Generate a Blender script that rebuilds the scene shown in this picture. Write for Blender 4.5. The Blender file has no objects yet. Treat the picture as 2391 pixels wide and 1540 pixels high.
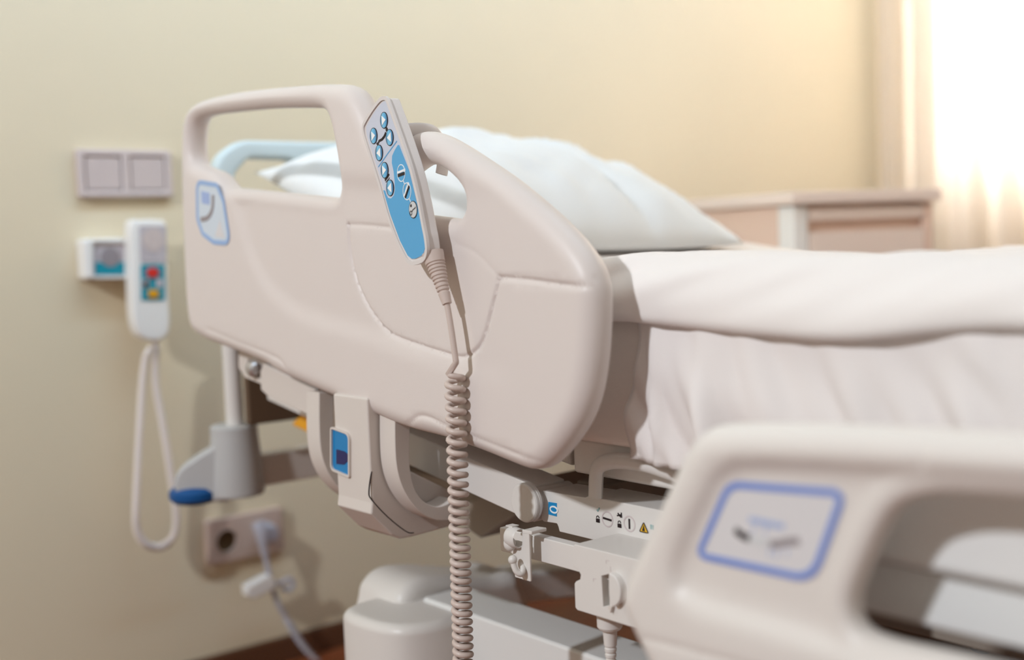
import bpy, bmesh, math, random
import numpy as np
from mathutils import Vector, Matrix, noise
from mathutils.geometry import delaunay_2d_cdt

random.seed(4)
SC = bpy.context.scene
COL = SC.collection
def V(*a): return Vector(a)

# ------------------------------------------------------------------ camera
TH, FPX, PIT, ROLL, HC = math.radians(39.5), 2800.0, math.atan(205 / 2800), 0.04, 0.75
_F = V(math.sin(TH), math.cos(TH), 0); _R = V(math.cos(TH), -math.sin(TH), 0); _Z = V(0, 0, 1)
FWD = math.cos(PIT) * _F - math.sin(PIT) * _Z
_U0 = math.sin(PIT) * _F + math.cos(PIT) * _Z
RGT = _R * math.cos(ROLL) - _U0 * math.sin(ROLL)
UPV = _U0 * math.cos(ROLL) + _R * math.sin(ROLL)
CAM = V(0, 0, HC)
cd = bpy.data.cameras.new('camera'); cam = bpy.data.objects.new('camera', cd); COL.objects.link(cam)
cd.sensor_fit = 'HORIZONTAL'; cd.sensor_width = 36.0; cd.lens = 36.0 * FPX / 2391
m = Matrix((RGT, UPV, -FWD)).transposed().to_4x4(); m.translation = CAM
cam.matrix_world = m
cd.clip_start = 0.02
cd.dof.use_dof = True; cd.dof.focus_distance = 1.14; cd.dof.aperture_fstop = 2.3
SC.camera = cam

# ------------------------------------------------------------------ light and exposure
w = bpy.data.worlds.new('world'); SC.world = w; w.use_nodes = True
bg = w.node_tree.nodes['Background']; bg.inputs[0].default_value = (1.0, 0.88, 0.74, 1); bg.inputs[1].default_value = 0.33
def lamp(name, typ, loc, direction, energy, color, **kw):
    d = bpy.data.lights.new(name, typ); d.energy = energy; d.color = color
    for k, v in kw.items(): setattr(d, k, v)
    o = bpy.data.objects.new(name, d); COL.objects.link(o); o.location = loc
    o.rotation_euler = Vector(direction).to_track_quat('-Z', 'Y').to_euler()
    return o
KEY = V(-2.2, 0.60, 2.35)
lamp('side_lamp', 'AREA', KEY, V(0.75, 0.75, 0.62) - KEY, 72, (0.90, 0.95, 1.0), shape='DISK', size=0.14)
lamp('window_daylight', 'AREA', (3.82, 1.05, 1.75), (-1, 0, -0.1), 118, (1.0, 0.92, 0.84), shape='RECTANGLE', size=1.6, size_y=1.7)
lamp('upper_wall_fill', 'AREA', (0.9, 0.95, 2.6), (0, 0.9, -0.42), 29, (0.46, 0.70, 1.0), shape='RECTANGLE', size=3.4, size_y=0.25, spread=math.radians(120))  # unseen fill light added to brighten and cool the upper head wall
lamp('overhead_fill', 'AREA', (1.3, 0.5, 2.65), (0, 0, -1), 15, (0.76, 0.89, 1.0), shape='RECTANGLE', size=1.6, size_y=1.2)  # added bluish fill from above, no fitting there; cools pillow and bedding
SC.view_settings.view_transform = 'Standard'; SC.view_settings.look = 'None'
SC.view_settings.exposure = 0.0; SC.view_settings.gamma = 1.0

# ------------------------------------------------------------------ materials
def lin(c):
    c = c / 255.0
    return c / 12.92 if c <= 0.04045 else ((c + 0.055) / 1.055) ** 2.4
def rgb(r, g, b): return (lin(r), lin(g), lin(b), 1)
MATS = {}
def mat(name, c, rough=0.45, bump=0.0, bscale=400, metal=0.0, spec=0.4, var=0.0, vscale=20, sub=0.0):
    mt = bpy.data.materials.new(name); mt.use_nodes = True
    nt = mt.node_tree; b = nt.nodes['Principled BSDF']
    b.inputs['Base Color'].default_value = rgb(*c); b.inputs['Roughness'].default_value = rough
    b.inputs['Metallic'].default_value = metal; b.inputs['Specular IOR Level'].default_value = spec
    tc = nt.nodes.new('ShaderNodeTexCoord')
    if bump:
        n = nt.nodes.new('ShaderNodeTexNoise'); n.inputs['Scale'].default_value = bscale; n.inputs['Detail'].default_value = 3
        nt.links.new(tc.outputs['Object'], n.inputs['Vector'])
        bp = nt.nodes.new('ShaderNodeBump'); bp.inputs['Strength'].default_value = bump; bp.inputs['Distance'].default_value = 0.002
        nt.links.new(n.outputs['Fac'], bp.inputs['Height']); nt.links.new(bp.outputs['Normal'], b.inputs['Normal'])
    n2 = nt.nodes.new('ShaderNodeTexNoise'); n2.inputs['Scale'].default_value = vscale
    nt.links.new(tc.outputs['Object'], n2.inputs['Vector'])
    mx = nt.nodes.new('ShaderNodeMix'); mx.data_type = 'RGBA'
    k = 1 - max(var, 0.012)
    mx.inputs['A'].default_value = rgb(*c); mx.inputs['B'].default_value = tuple(x * k for x in rgb(*c)[:3]) + (1,)
    nt.links.new(n2.outputs['Fac'], mx.inputs['Factor']); nt.links.new(mx.outputs['Result'], b.inputs['Base Color'])
    MATS[name] = mt
    return mt
mat('rail_plastic', (221, 212, 208), 0.42, 0.05, 900)
mat('foot_rail_plastic', (222, 216, 211), 0.42, 0.05, 900)
mat('white_metal', (224, 220, 216), 0.38)
mat('pale_metal', (228, 228, 227), 0.35)
mat('bracket_plastic', (216, 208, 202), 0.42)
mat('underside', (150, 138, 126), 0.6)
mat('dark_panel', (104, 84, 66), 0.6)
mat('headboard', (208, 224, 228), 0.5)
mat('bumper_grey', (186, 186, 186), 0.5)
mat('bumper_blue', (0, 78, 140), 0.4)
mat('latch_blue', (20, 128, 190), 0.25)
mat('latch_navy', (28, 30, 92), 0.3)
mat('lever_yellow', (240, 170, 40), 0.4)
mat('chrome', (200, 198, 200), 0.25, metal=0.8)
mat('housing', (218, 212, 210), 0.4, 0.04, 1200)
mat('lilac', (200, 206, 222), 0.35)
mat('sky_blue', (84, 166, 216), 0.38)
mat('ink', (34, 20, 24), 0.5)
mat('print_white', (244, 246, 248), 0.4)
mat('key_grey', (206, 208, 210), 0.35)
mat('line_blue', (86, 160, 212), 0.4)
mat('cord_beige', (206, 190, 182), 0.38, 0.03, 500)
mat('label_pale', (206, 217, 228), 0.4)
mat('label_blue', (150, 180, 222), 0.4)
mat('label_strong', (112, 140, 210), 0.4)
mat('label_face', (216, 214, 216), 0.4)
mat('picto_grey', (150, 142, 145), 0.5)
mat('picto_text', (160, 180, 222), 0.5)
mat('tag_blue', (30, 140, 200), 0.4)
mat('ring_pink', (206, 194, 194), 0.5)
mat('warning_yellow', (236, 184, 50), 0.4)
mat('check_green', (140, 176, 176), 0.5)
mat('switch_plastic', (206, 192, 188), 0.4)
mat('rocker', (204, 190, 186), 0.35)
mat('white_plastic', (238, 236, 232), 0.35)
mat('nurse_grey', (192, 184, 188), 0.4)
mat('teal', (12, 146, 166), 0.4)
mat('btn_red', (212, 48, 40), 0.35)
mat('btn_yellow', (222, 160, 20), 0.35)
mat('socket_plastic', (196, 174, 160), 0.45)
mat('socket_dark', (92, 74, 46), 0.6)
mat('plug_grey', (186, 186, 196), 0.4)
mat('nurse_cord', (240, 230, 224), 0.45)
mat('sheet', (232, 226, 224), 0.85, 0.12, 700, spec=0.1)
mat('blanket', (234, 228, 225), 0.85, 0.12, 700, spec=0.1)
mat('pillow', (232, 235, 236), 0.85, 0.1, 600, spec=0.1)
mat('mattress', (236, 228, 222), 0.8, 0.1, 500, spec=0.1)
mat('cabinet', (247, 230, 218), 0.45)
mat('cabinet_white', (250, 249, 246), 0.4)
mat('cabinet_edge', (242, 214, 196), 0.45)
mat('wall_paint', (226, 213, 185), 0.75, 0.08, 260, spec=0.15, var=0.03, vscale=3)
mat('ceiling', (236, 232, 222), 0.8)
mat('baseboard', (96, 62, 42), 0.5)
mat('castor_dark', (50, 52, 58), 0.5)

def button_mat():
    mt = mat('button_blue', (70, 150, 205), 0.28)
    nt = mt.node_tree; b = nt.nodes['Principled BSDF']
    tc = nt.nodes.new('ShaderNodeTexCoord'); sp = nt.nodes.new('ShaderNodeSeparateXYZ')
    nt.links.new(tc.outputs['Generated'], sp.inputs[0])
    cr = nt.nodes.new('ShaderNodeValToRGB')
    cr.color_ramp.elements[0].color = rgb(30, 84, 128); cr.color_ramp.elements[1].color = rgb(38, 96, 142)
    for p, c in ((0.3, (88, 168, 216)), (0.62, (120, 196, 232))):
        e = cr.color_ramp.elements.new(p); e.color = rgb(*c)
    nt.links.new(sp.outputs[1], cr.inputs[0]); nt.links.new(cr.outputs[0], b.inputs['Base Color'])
button_mat()
def wood_mat():
    mt = mat('floor_wood', (150, 88, 56), 0.35); nt = mt.node_tree; b = nt.nodes['Principled BSDF']
    tc = nt.nodes.new('ShaderNodeTexCoord'); mp = nt.nodes.new('ShaderNodeMapping'); mp.inputs['Scale'].default_value = (1.2, 9, 1)
    nz = nt.nodes.new('ShaderNodeTexNoise'); nz.inputs['Scale'].default_value = 3.2; nz.inputs['Detail'].default_value = 6
    br = nt.nodes.new('ShaderNodeTexBrick'); br.inputs['Scale'].default_value = 1.0
    br.inputs['Brick Width'].default_value = 1.2; br.inputs['Row Height'].default_value = 0.13; br.inputs['Mortar Size'].default_value = 0.002
    br.inputs['Color1'].default_value = rgb(158, 92, 58); br.inputs['Color2'].default_value = rgb(132, 74, 46); br.inputs['Mortar'].default_value = rgb(70, 40, 26)
    nt.links.new(tc.outputs['Object'], mp.inputs[0]); nt.links.new(mp.outputs[0], nz.inputs['Vector']); nt.links.new(tc.outputs['Object'], br.inputs['Vector'])
    mx = nt.nodes.new('ShaderNodeMix'); mx.data_type = 'RGBA'; mx.blend_type = 'MULTIPLY'; mx.inputs['Factor'].default_value = 0.5
    nt.links.new(br.outputs['Color'], mx.inputs['A']); nt.links.new(nz.outputs['Color'], mx.inputs['B']); nt.links.new(mx.outputs['Result'], b.inputs['Base Color'])
wood_mat()
def curtain_mat():
    mt = bpy.data.materials.new('curtain'); mt.use_nodes = True; nt = mt.node_tree
    out = nt.nodes['Material Output']; nt.nodes.remove(nt.nodes['Principled BSDF'])
    d = nt.nodes.new('ShaderNodeBsdfDiffuse'); d.inputs[0].default_value = rgb(248, 242, 236)
    t = nt.nodes.new('ShaderNodeBsdfTranslucent'); t.inputs[0].default_value = rgb(252, 246, 238)
    nz = nt.nodes.new('ShaderNodeTexNoise'); nz.inputs['Scale'].default_value = 60
    mr = nt.nodes.new('ShaderNodeMapRange'); mr.inputs['To Min'].default_value = 0.58; mr.inputs['To Max'].default_value = 0.66
    mx = nt.nodes.new('ShaderNodeMixShader')
    nt.links.new(nz.outputs['Fac'], mr.inputs['Value']); nt.links.new(mr.outputs[0], mx.inputs[0])
    nt.links.new(d.outputs[0], mx.inputs[1]); nt.links.new(t.outputs[0], mx.inputs[2]); nt.links.new(mx.outputs[0], out.inputs[0])
    MATS['curtain'] = mt
curtain_mat()
def glass_mat():
    mt = bpy.data.materials.new('window_glass'); mt.use_nodes = True
    b = mt.node_tree.nodes['Principled BSDF']; b.inputs['Transmission Weight'].default_value = 1; b.inputs['Roughness'].default_value = 0.0
    b.inputs['IOR'].default_value = 1.02; MATS['window_glass'] = mt
glass_mat()

# ------------------------------------------------------------------ frames and tracing
class Frame:
    def __init__(s, o, a, b): s.o, s.a, s.b = Vector(o), Vector(a).normalized(), Vector(b).normalized(); s.n = s.a.cross(s.b)
    def at(s, a, b, n=0.0): return s.o + s.a * a + s.b * b + s.n * n
    def px(s, x, y, n=0.0):
        d = FWD + RGT * ((x - 1195.5) / FPX) - UPV * ((y - 770) / FPX)
        t = ((s.o + s.n * n) - CAM).dot(s.n) / d.dot(s.n)
        q = CAM + d * t - s.o
        return (q.dot(s.a), q.dot(s.b))
    def pxs(s, pts, n=0.0): return [s.px(x, y, n) for x, y in pts]
def FX(x): return Frame((x, 0, 0), (0, -1, 0), (0, 0, 1))      # faces the camera side of the bed
def FY(y): return Frame((0, y, 0), (1, 0, 0), (0, 0, 1))       # faces away from the head wall
def FZ(z): return Frame((0, 0, z), (1, 0, 0), (0, 1, 0))

def smooth(pts, closed=True, k=6):
    n = len(pts); out = []
    rng = range(n if closed else n - 1)
    for i in rng:
        P = [Vector(pts[j % n]) if closed else Vector(pts[max(0, min(n - 1, j))]) for j in (i - 1, i, i + 1, i + 2)]
        for q in range(k):
            t = q / k
            out.append(tuple(0.5 * ((2 * P[1]) + (P[2] - P[0]) * t + (2 * P[0] - 5 * P[1] + 4 * P[2] - P[3]) * t * t + (3 * P[1] - P[0] - 3 * P[2] + P[3]) * t ** 3)))
    if not closed: out.append(tuple(pts[-1]))
    return out
def resample(pts, step, closed=True):
    P = np.array([p[:2] for p in pts], float)
    if closed: P = np.vstack([P, P[:1]])
    L = np.r_[0, np.cumsum(np.hypot(*np.diff(P, axis=0).T))]
    n = max(4, int(L[-1] / step))
    s = np.linspace(0, L[-1], n + 1)
    Q = np.c_[np.interp(s, L, P[:, 0]), np.interp(s, L, P[:, 1])]
    return Q[:-1] if closed else Q
def roundpoly(pts, r, k=5):
    n = len(pts); out = []
    for i in range(n):
        a, b, c = (Vector(pts[(i + j) % n][:2]) for j in (-1, 0, 1))
        rr = r[i] if isinstance(r, (list, tuple)) else r
        u, v = (a - b), (c - b)
        ang = u.angle(v, math.pi)
        if rr <= 0 or ang > 3.05: out.append(tuple(b)); continue
        d = min(rr / math.tan(ang / 2), u.length * 0.48, v.length * 0.48)
        p, q = b + u.normalized() * d, b + v.normalized() * d
        for j in range(k + 1):
            t = j / k; out.append(tuple((1 - t) ** 2 * p + 2 * t * (1 - t) * b + t * t * q))
    return out
def area2(p): return sum(p[i][0] * p[(i + 1) % len(p)][1] - p[(i + 1) % len(p)][0] * p[i][1] for i in range(len(p)))
def inside(P, polys):
    r = np.zeros(len(P), bool)
    for poly in polys:
        Q = np.asarray(poly); x1, y1 = Q.T; x2, y2 = np.roll(Q, -1, 0).T
        for i in range(len(Q)):
            if y1[i] == y2[i]: continue
            c = ((y1[i] > P[:, 1]) != (y2[i] > P[:, 1]))
            r ^= c & (P[:, 0] < (x2[i] - x1[i]) * (P[:, 1] - y1[i]) / (y2[i] - y1[i]) + x1[i])
    return r
def dist(P, Q, closed):
    Q = np.asarray(Q)[:, :2]; A = Q if closed else Q[:-1]; B = np.roll(Q, -1, 0) if closed else Q[1:]
    best = np.full(len(P), 1e9)
    for a, b in zip(A, B):
        ab = b - a; L = max(ab @ ab, 1e-18)
        t = np.clip(((P - a) @ ab) / L, 0, 1)
        d = P - a - t[:, None] * ab
        best = np.minimum(best, np.einsum('ij,ij->i', d, d))
    return np.sqrt(best)

# ------------------------------------------------------------------ mesh builder
class MB:
    def __init__(s): s.v, s.f = [], []
    def add(s, vs, fs):
        k = len(s.v); s.v += [tuple(v) for v in vs]; s.f += [tuple(i + k for i in f) for f in fs]; return s
    def slab(s, F, outline, n0, n1, bev=0.0, holes=(), bseg=3, back=True):
        """extruded outline (local a,b) from n0 to n1 with rounded edges on both faces"""
        loops = []
        for j, L in enumerate([outline] + list(holes)):
            L = [tuple(p[:2]) for p in L]
            if (area2(L) > 0) != (j == 0): L.reverse()
            loops.append(L)
        def inset(L, d):
            out = []; n = len(L)
            for i in range(n):
                a, b, c = Vector(L[i - 1]), Vector(L[i]), Vector(L[(i + 1) % n])
                e, g = b - a, c - b
                if e.length < 1e-9: e = g
                if g.length < 1e-9: g = e
                e.normalize(); g.normalize()
                n1_, n2_ = Vector((-e.y, e.x)), Vector((-g.y, g.x)); h = n1_ + n2_
                if h.length < 1e-6: h = n1_
                h.normalize(); out.append(b + h * (d / max(0.5, h.dot(n1_))))
            return [tuple(p) for p in out]
        def flips(L, d):
            o = inset(L, d); n = len(L)
            return any((Vector(o[(i + 1) % n]) - Vector(o[i])).dot(Vector(L[(i + 1) % n]) - Vector(L[i])) < 0.03 * (Vector(L[(i + 1) % n]) - Vector(L[i])).length_squared for i in range(n))
        loops = [[p for i, p in enumerate(L) if (Vector(p) - Vector(L[i - 1])).length > 1e-6] for L in loops]
        while bev > 5e-5 and any(flips(L, bev) for L in loops): bev *= 0.85      # keep the edge radius inside the corner radii
        lev = []
        if bev > 0:
            for i in range(bseg + 1):
                t = math.pi / 2 * i / bseg; lev.append((bev * (1 - math.sin(t)), n0 + bev * (1 - math.cos(t))))
            for i in range(bseg + 1):
                t = math.pi / 2 * i / bseg; lev.append((bev * (1 - math.cos(t)), n1 - bev * (1 - math.sin(t))))
        else: lev = [(0, n0), (0, n1)]
        caps = {0: [], 1: []}
        for L in loops:
            n = len(L); base = len(s.v)
            for d, z in lev:
                for p in inset(L, d) if d > 0 else L: s.v.append(tuple(F.at(p[0], p[1], z)))
            for q in range(len(lev) - 1):
                for i in range(n):
                    j = (i + 1) % n
                    s.f.append((base + q * n + i, base + q * n + j, base + (q + 1) * n + j, base + (q + 1) * n + i))
            caps[0].append((base, inset(L, lev[0][0]) if lev[0][0] > 0 else L))
            caps[1].append((base + (len(lev) - 1) * n, inset(L, lev[-1][0]) if lev[-1][0] > 0 else L))
        for side in (0, 1):
            if side == 0 and not back: continue
            pts, ids, ed = [], [], []
            for b0, L in caps[side]:
                k = len(pts); n = len(L)
                pts += [Vector(p) for p in L]; ids += list(range(b0, b0 + n)); ed += [(k + i, k + (i + 1) % n) for i in range(n)]
            vo, _, fo, ov, _, _ = delaunay_2d_cdt(pts, ed, [], 0, 1e-7)
            if not fo: continue
            mp = {}; zc = lev[-1][1] if side else lev[0][1]
            for i, o in enumerate(ov):
                if o: mp[i] = ids[o[0]]
                else: mp[i] = len(s.v); s.v.append(tuple(F.at(vo[i][0], vo[i][1], zc)))
            cen = np.array([[sum(vo[i][q] for i in f) / 3 for q in (0, 1)] for f in fo])
            ok = inside(cen, [L for _, L in caps[side]])
            for f, k in zip(fo, ok):
                if not k or any(i not in mp for i in f): continue
                f = [mp[i] for i in f]
                s.f.append(tuple(f) if side else tuple(reversed(f)))
        return s
    def box(s, x0, x1, y0, y1, z0, z1, bev=0.0):
        return s.slab(Frame((0, 0, 0), (1, 0, 0), (0, 1, 0)), roundpoly([(x0, y0), (x1, y0), (x1, y1), (x0, y1)], bev, 3) if bev else [(x0, y0), (x1, y0), (x1, y1), (x0, y1)], z0, z1, bev)
    def tube(s, path, rad, seg=12, caps=True, closed=False, flat=None):
        P = [Vector(p) for p in path]; n = len(P)
        R = rad if isinstance(rad, (list, tuple)) else [rad] * n
        base = len(s.v); t0 = (P[1] - P[0]).normalized()
        up = Vector((0, 0, 1)) if abs(t0.z) < 0.9 else Vector((0, 1, 0))
        nrm = (up - t0 * up.dot(t0)).normalized(); prev = t0
        for i in range(n):
            t = ((P[(i + 1) % n] if closed or i < n - 1 else P[i]) - (P[i - 1] if closed or i > 0 else P[i]))
            t = t.normalized() if t.length > 1e-12 else prev
            ax = prev.cross(t)
            if ax.length > 1e-8: nrm = Matrix.Rotation(prev.angle(t), 3, ax.normalized()) @ nrm
            nrm = (nrm - t * nrm.dot(t)).normalized(); bn = t.cross(nrm); prev = t
            fx, fy = flat if flat else (1, 1)
            for k in range(seg):
                a = 2 * math.pi * k / seg
                s.v.append(tuple(P[i] + nrm * math.cos(a) * R[i] * fx + bn * math.sin(a) * R[i] * fy))
        for i in range(n if closed else n - 1):
            j = (i + 1) % n
            for k in range(seg):
                l = (k + 1) % seg
                s.f.append((base + i * seg + k, base + i * seg + l, base + j * seg + l, base + j * seg + k))
        if caps and not closed:
            s.f.append(tuple(base + k for k in reversed(range(seg)))); s.f.append(tuple(base + (n - 1) * seg + k for k in range(seg)))
        return s
    def lathe(s, o, axis, prof, seg=32):
        """prof: (distance along axis, radius)"""
        ax = Vector(axis).normalized(); o = Vector(o)
        a = ax.orthogonal().normalized(); b = ax.cross(a); base = len(s.v)
        for h, r in prof:
            for k in range(seg):
                t = 2 * math.pi * k / seg; s.v.append(tuple(o + ax * h + (a * math.cos(t) + b * math.sin(t)) * max(r, 1e-5)))
        for i in range(len(prof) - 1):
            for k in range(seg):
                l = (k + 1) % seg; s.f.append((base + i * seg + k, base + i * seg + l, base + (i + 1) * seg + l, base + (i + 1) * seg + k))
        s.f.append(tuple(base + k for k in reversed(range(seg)))); s.f.append(tuple(base + (len(prof) - 1) * seg + k for k in range(seg)))
        return s
    def ball(s, c, r, seg=16, sc=(1, 1, 1)):
        base = len(s.v); n = seg // 2
        for i in range(n + 1):
            p = math.pi * i / n
            for k in range(seg):
                t = 2 * math.pi * k / seg
                s.v.append((c[0] + r * sc[0] * math.sin(p) * math.cos(t), c[1] + r * sc[1] * math.sin(p) * math.sin(t), c[2] + r * sc[2] * math.cos(p)))
        for i in range(n):
            for k in range(seg):
                l = (k + 1) % seg; s.f.append((base + i * seg + k, base + (i + 1) * seg + k, base + (i + 1) * seg + l, base + i * seg + l))
        return s
    def stroke(s, F, pts, wd, n0, n1, closed=False):
        """flat line of width wd laid on a face"""
        P = [Vector(p[:2]) for p in pts]; n = len(P); L, Rr = [], []
        for i in range(n):
            a = P[i - 1] if (closed or i) else P[i]; c = P[(i + 1) % n] if (closed or i < n - 1) else P[i]
            t = (c - a).normalized(); q = Vector((-t.y, t.x)) * wd / 2
            L.append(P[i] + q); Rr.append(P[i] - q)
        base = len(s.v)
        for i in range(n):
            for p, z in ((L[i], n0), (L[i], n1), (Rr[i], n1), (Rr[i], n0)): s.v.append(tuple(F.at(p.x, p.y, z)))
        for i in range(n if closed else n - 1):
            j = (i + 1) % n
            for q in range(4):
                r = (q + 1) % 4; s.f.append((base + i * 4 + q, base + i * 4 + r, base + j * 4 + r, base + j * 4 + q))
        if not closed: s.f.append((base, base + 1, base + 2, base + 3)); s.f.append(tuple(base + (n - 1) * 4 + q for q in (3, 2, 1, 0)))
        return s
    def grid(s, fn, nu, nv):
        base = len(s.v)
        for i in range(nu + 1):
            for j in range(nv + 1): s.v.append(tuple(fn(i / nu, j / nv)))
        for i in range(nu):
            for j in range(nv):
                a = base + i * (nv + 1) + j; s.f.append((a, a + nv + 1, a + nv + 2, a + 1))
        return s
    def build(s, name, material, parent=None, smooth_angle=38, weighted=True):
        P = np.array(s.v); c = (P.min(0) + P.max(0)) / 2
        me = bpy.data.meshes.new(name); me.from_pydata([tuple(p) for p in (P - c)], [], s.f)
        bm = bmesh.new(); bm.from_mesh(me)
        if weighted: bmesh.ops.remove_doubles(bm, verts=bm.verts[:], dist=2e-6); bmesh.ops.dissolve_degenerate(bm, edges=bm.edges[:], dist=2e-6)
        bmesh.ops.recalc_face_normals(bm, faces=bm.faces[:]); bm.to_mesh(me); bm.free()
        me.polygons.foreach_set('use_smooth', [True] * len(me.polygons))
        if smooth_angle < 180: me.set_sharp_from_angle(angle=math.radians(smooth_angle))
        me.materials.append(MATS[material])
        o = bpy.data.objects.new(name, me); COL.objects.link(o)
        place(o, Vector(c), parent)
        if weighted:
            wm = o.modifiers.new('weighted_normal', 'WEIGHTED_NORMAL'); wm.keep_sharp = True
        return o
WL = {}
def place(o, loc, parent):
    o.location = loc; WL[o.name] = Vector(loc)
    if parent is not None:
        o.parent = parent; o.matrix_parent_inverse = Matrix.Translation(-WL[parent.name])
def tag(o, label, cat, group=None, kind=None):
    o['label'] = label; o['category'] = cat
    if group: o['group'] = group
    if kind: o['kind'] = kind
    return o
def thing(name, loc, label, cat, group=None):
    o = bpy.data.objects.new(name, None); o.empty_display_size = 0.05; COL.objects.link(o); place(o, Vector(loc), None)
    return tag(o, label, cat, group)
def struct(o): o['kind'] = 'structure'; return o
def lab(o, t): o['label'] = t; return o

def relief(F, outer, holes, t, ew, eh, disp=None, feats=(), pitch=0.007, step=0.005, ew_fn=None):
    """moulded panel: rounded edges, holes and a sculpted front (n = +t/2); returns a builder"""
    polys = [resample(outer, step)] + [resample(h, step) for h in holes]
    for i, p in enumerate(polys):
        if (area2(p) > 0) != (i == 0): polys[i] = p[::-1]
    cand = []
    for p in polys:
        tn = np.roll(p, -1, 0) - np.roll(p, 1, 0); tn /= np.maximum(np.hypot(*tn.T), 1e-9)[:, None]
        nn = np.c_[-tn[:, 1], tn[:, 0]]
        for fr in (0.06, 0.18, 0.36, 0.58, 0.8, 1.0): cand.append((p + nn * ew * fr, ew * fr * 0.93))
    for ft in feats:
        q = resample(ft, 0.005, False); tn = np.gradient(q, axis=0); tn /= np.maximum(np.hypot(*tn.T), 1e-9)[:, None]
        nn = np.c_[-tn[:, 1], tn[:, 0]]
        for o in (-0.0045, -0.0022, -0.0011, 0, 0.0011, 0.0022, 0.0045): cand.append((q + nn * o, 0.0015))
    lo, hi = polys[0].min(0), polys[0].max(0)
    g = np.stack(np.meshgrid(np.arange(lo[0], hi[0], pitch), np.arange(lo[1], hi[1], pitch)), -1).reshape(-1, 2)
    g = g + (np.random.RandomState(2).rand(*g.shape) - 0.5) * pitch * 0.1
    cand.append((g, ew * 1.08))
    keep = []
    for P, dmin in cand:
        P = P[inside(P, polys)]
        d = np.min([dist(P, q, True) for q in polys], axis=0)
        keep.append(P[d > dmin])
    inn = np.vstack(keep)
    if feats and len(inn):       # thin the plain grid next to the feature lines is not needed
        pass
    allp = np.vstack(polys + [inn]); nb = sum(len(p) for p in polys)
    ed, k = [], 0
    for p in polys:
        ed += [(k + i, k + (i + 1) % len(p)) for i in range(len(p))]; k += len(p)
    vo, _, fo, ov, _, _ = delaunay_2d_cdt([Vector(p) for p in allp], ed, [], 0, 1e-6)
    Q = np.array([tuple(v) for v in vo]); isb = np.array([bool(o) and min(o) < nb for o in ov])
    fo = np.array([tuple(f) for f in fo]); cen = Q[fo].mean(1); fo = fo[inside(cen, polys)]
    d = np.min([dist(Q, q, True) for q in polys], axis=0); d[isb] = 0
    e = np.clip(d / ew, 0, 1); prof = eh * (1 - np.sqrt(np.clip(1 - (1 - e) ** 2, 0, 1)))
    front = t / 2 - prof; back = -t / 2 + prof
    if disp is not None: front = front + disp(Q) * np.clip(d / ew, 0, 1)
    M = MB(); n = len(Q)
    for arr in (front, back):
        for q, h in zip(Q, arr): M.v.append(tuple(F.at(q[0], q[1], h)))
    for f in fo:
        M.f.append(tuple(int(i) for i in f)); M.f.append(tuple(int(i) + n for i in reversed(f)))
    cnt = {}
    for f in fo:
        for i in range(3):
            a, b = int(f[i]), int(f[(i + 1) % 3]); cnt.setdefault((min(a, b), max(a, b)), []).append((a, b))
    for v in cnt.values():
        if len(v) == 1: a, b = v[0]; M.f.append((b, a, a + n, b + n))
    return M
def groove(Q, line, depth, wd):
    d = dist(Q, np.asarray(line), False); return -depth * np.exp(-(d / wd) ** 2)
def step_in(Q, poly, wd):
    d = dist(Q, np.asarray(poly), True); sgn = np.where(inside(Q, [poly]), 1, -1)
    t = np.clip(d * sgn / wd * 0.5 + 0.5, 0, 1); return t * t * (3 - 2 * t)

# ================================================================== setting
YW = 1.95
def wall_with_hole():
    Fw = Frame((3.07, 0, 0), (0, -1, 0), (0, 0, 1))
    return MB().slab(Fw, [(-YW, 0), (2.2, 0), (2.2, 2.7), (-YW, 2.7)], -0.15, 0.0, 0, holes=[[(-1.78, 0.85), (-0.15, 0.85), (-0.15, 2.45), (-1.78, 2.45)]])
struct(MB().box(-1.6, 3.22, YW, YW + 0.12, 0, 2.7).build('wall_head', 'wall_paint', weighted=False))
struct(wall_with_hole().build('wall_window', 'wall_paint', weighted=False))
struct(MB().box(-1.6, 3.22, -2.2, YW + 0.12, -0.06, 0).build('floor', 'floor_wood', weighted=False))
wn = struct(MB().slab(Frame((3.09, 0, 0), (0, -1, 0), (0, 0, 1)), [(-1.78, 0.85), (-0.15, 0.85), (-0.15, 2.45), (-1.78, 2.45)], -0.10, -0.04, 0.004,
      holes=[[(-1.72, 0.91), (-1.0, 0.91), (-1.0, 2.39), (-1.72, 2.39)], [(-0.93, 0.91), (-0.21, 0.91), (-0.21, 2.39), (-0.93, 2.39)]]).build('window_1', 'white_plastic'))
gp = MB()
for a0, a1 in ((-1.73, -0.99), (-0.94, -0.20)): gp.slab(Frame((3.155, 0, 0), (0, -1, 0), (0, 0, 1)), [(a0, 0.90), (a1, 0.90), (a1, 2.40), (a0, 2.40)], -0.002, 0.002)
gp.build('pane', 'window_glass', wn)
struct(MB().box(-1.6, 3.07, YW - 0.014, YW, 0, 0.045, 0.003).build('baseboard_head', 'baseboard'))

def curt(u, v):
    y = 0.05 + 1.88 * u; z = 0.06 + 2.5 * v
    a = 0.030 * math.sin(y * 58 + 0.8 * math.sin(y * 9) + 0.5 * v) + 0.012 * math.sin(y * 131 + v)
    return (2.955 + a * (1.0 - 0.25 * v), y, z)
cu = MB().grid(curt, 260, 16).build('curtain', 'curtain', smooth_angle=180, weighted=False)
tag(cu, 'sunlit translucent cream curtain hanging in folds at the window', 'curtain')
rod = MB().tube([(2.955, -0.2, 2.58), (2.955, 1.93, 2.58)], 0.012, 12).build('curtain_rod', 'white_metal')
tag(rod, 'white rod that carries the sunlit curtain', 'curtain rod')

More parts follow.
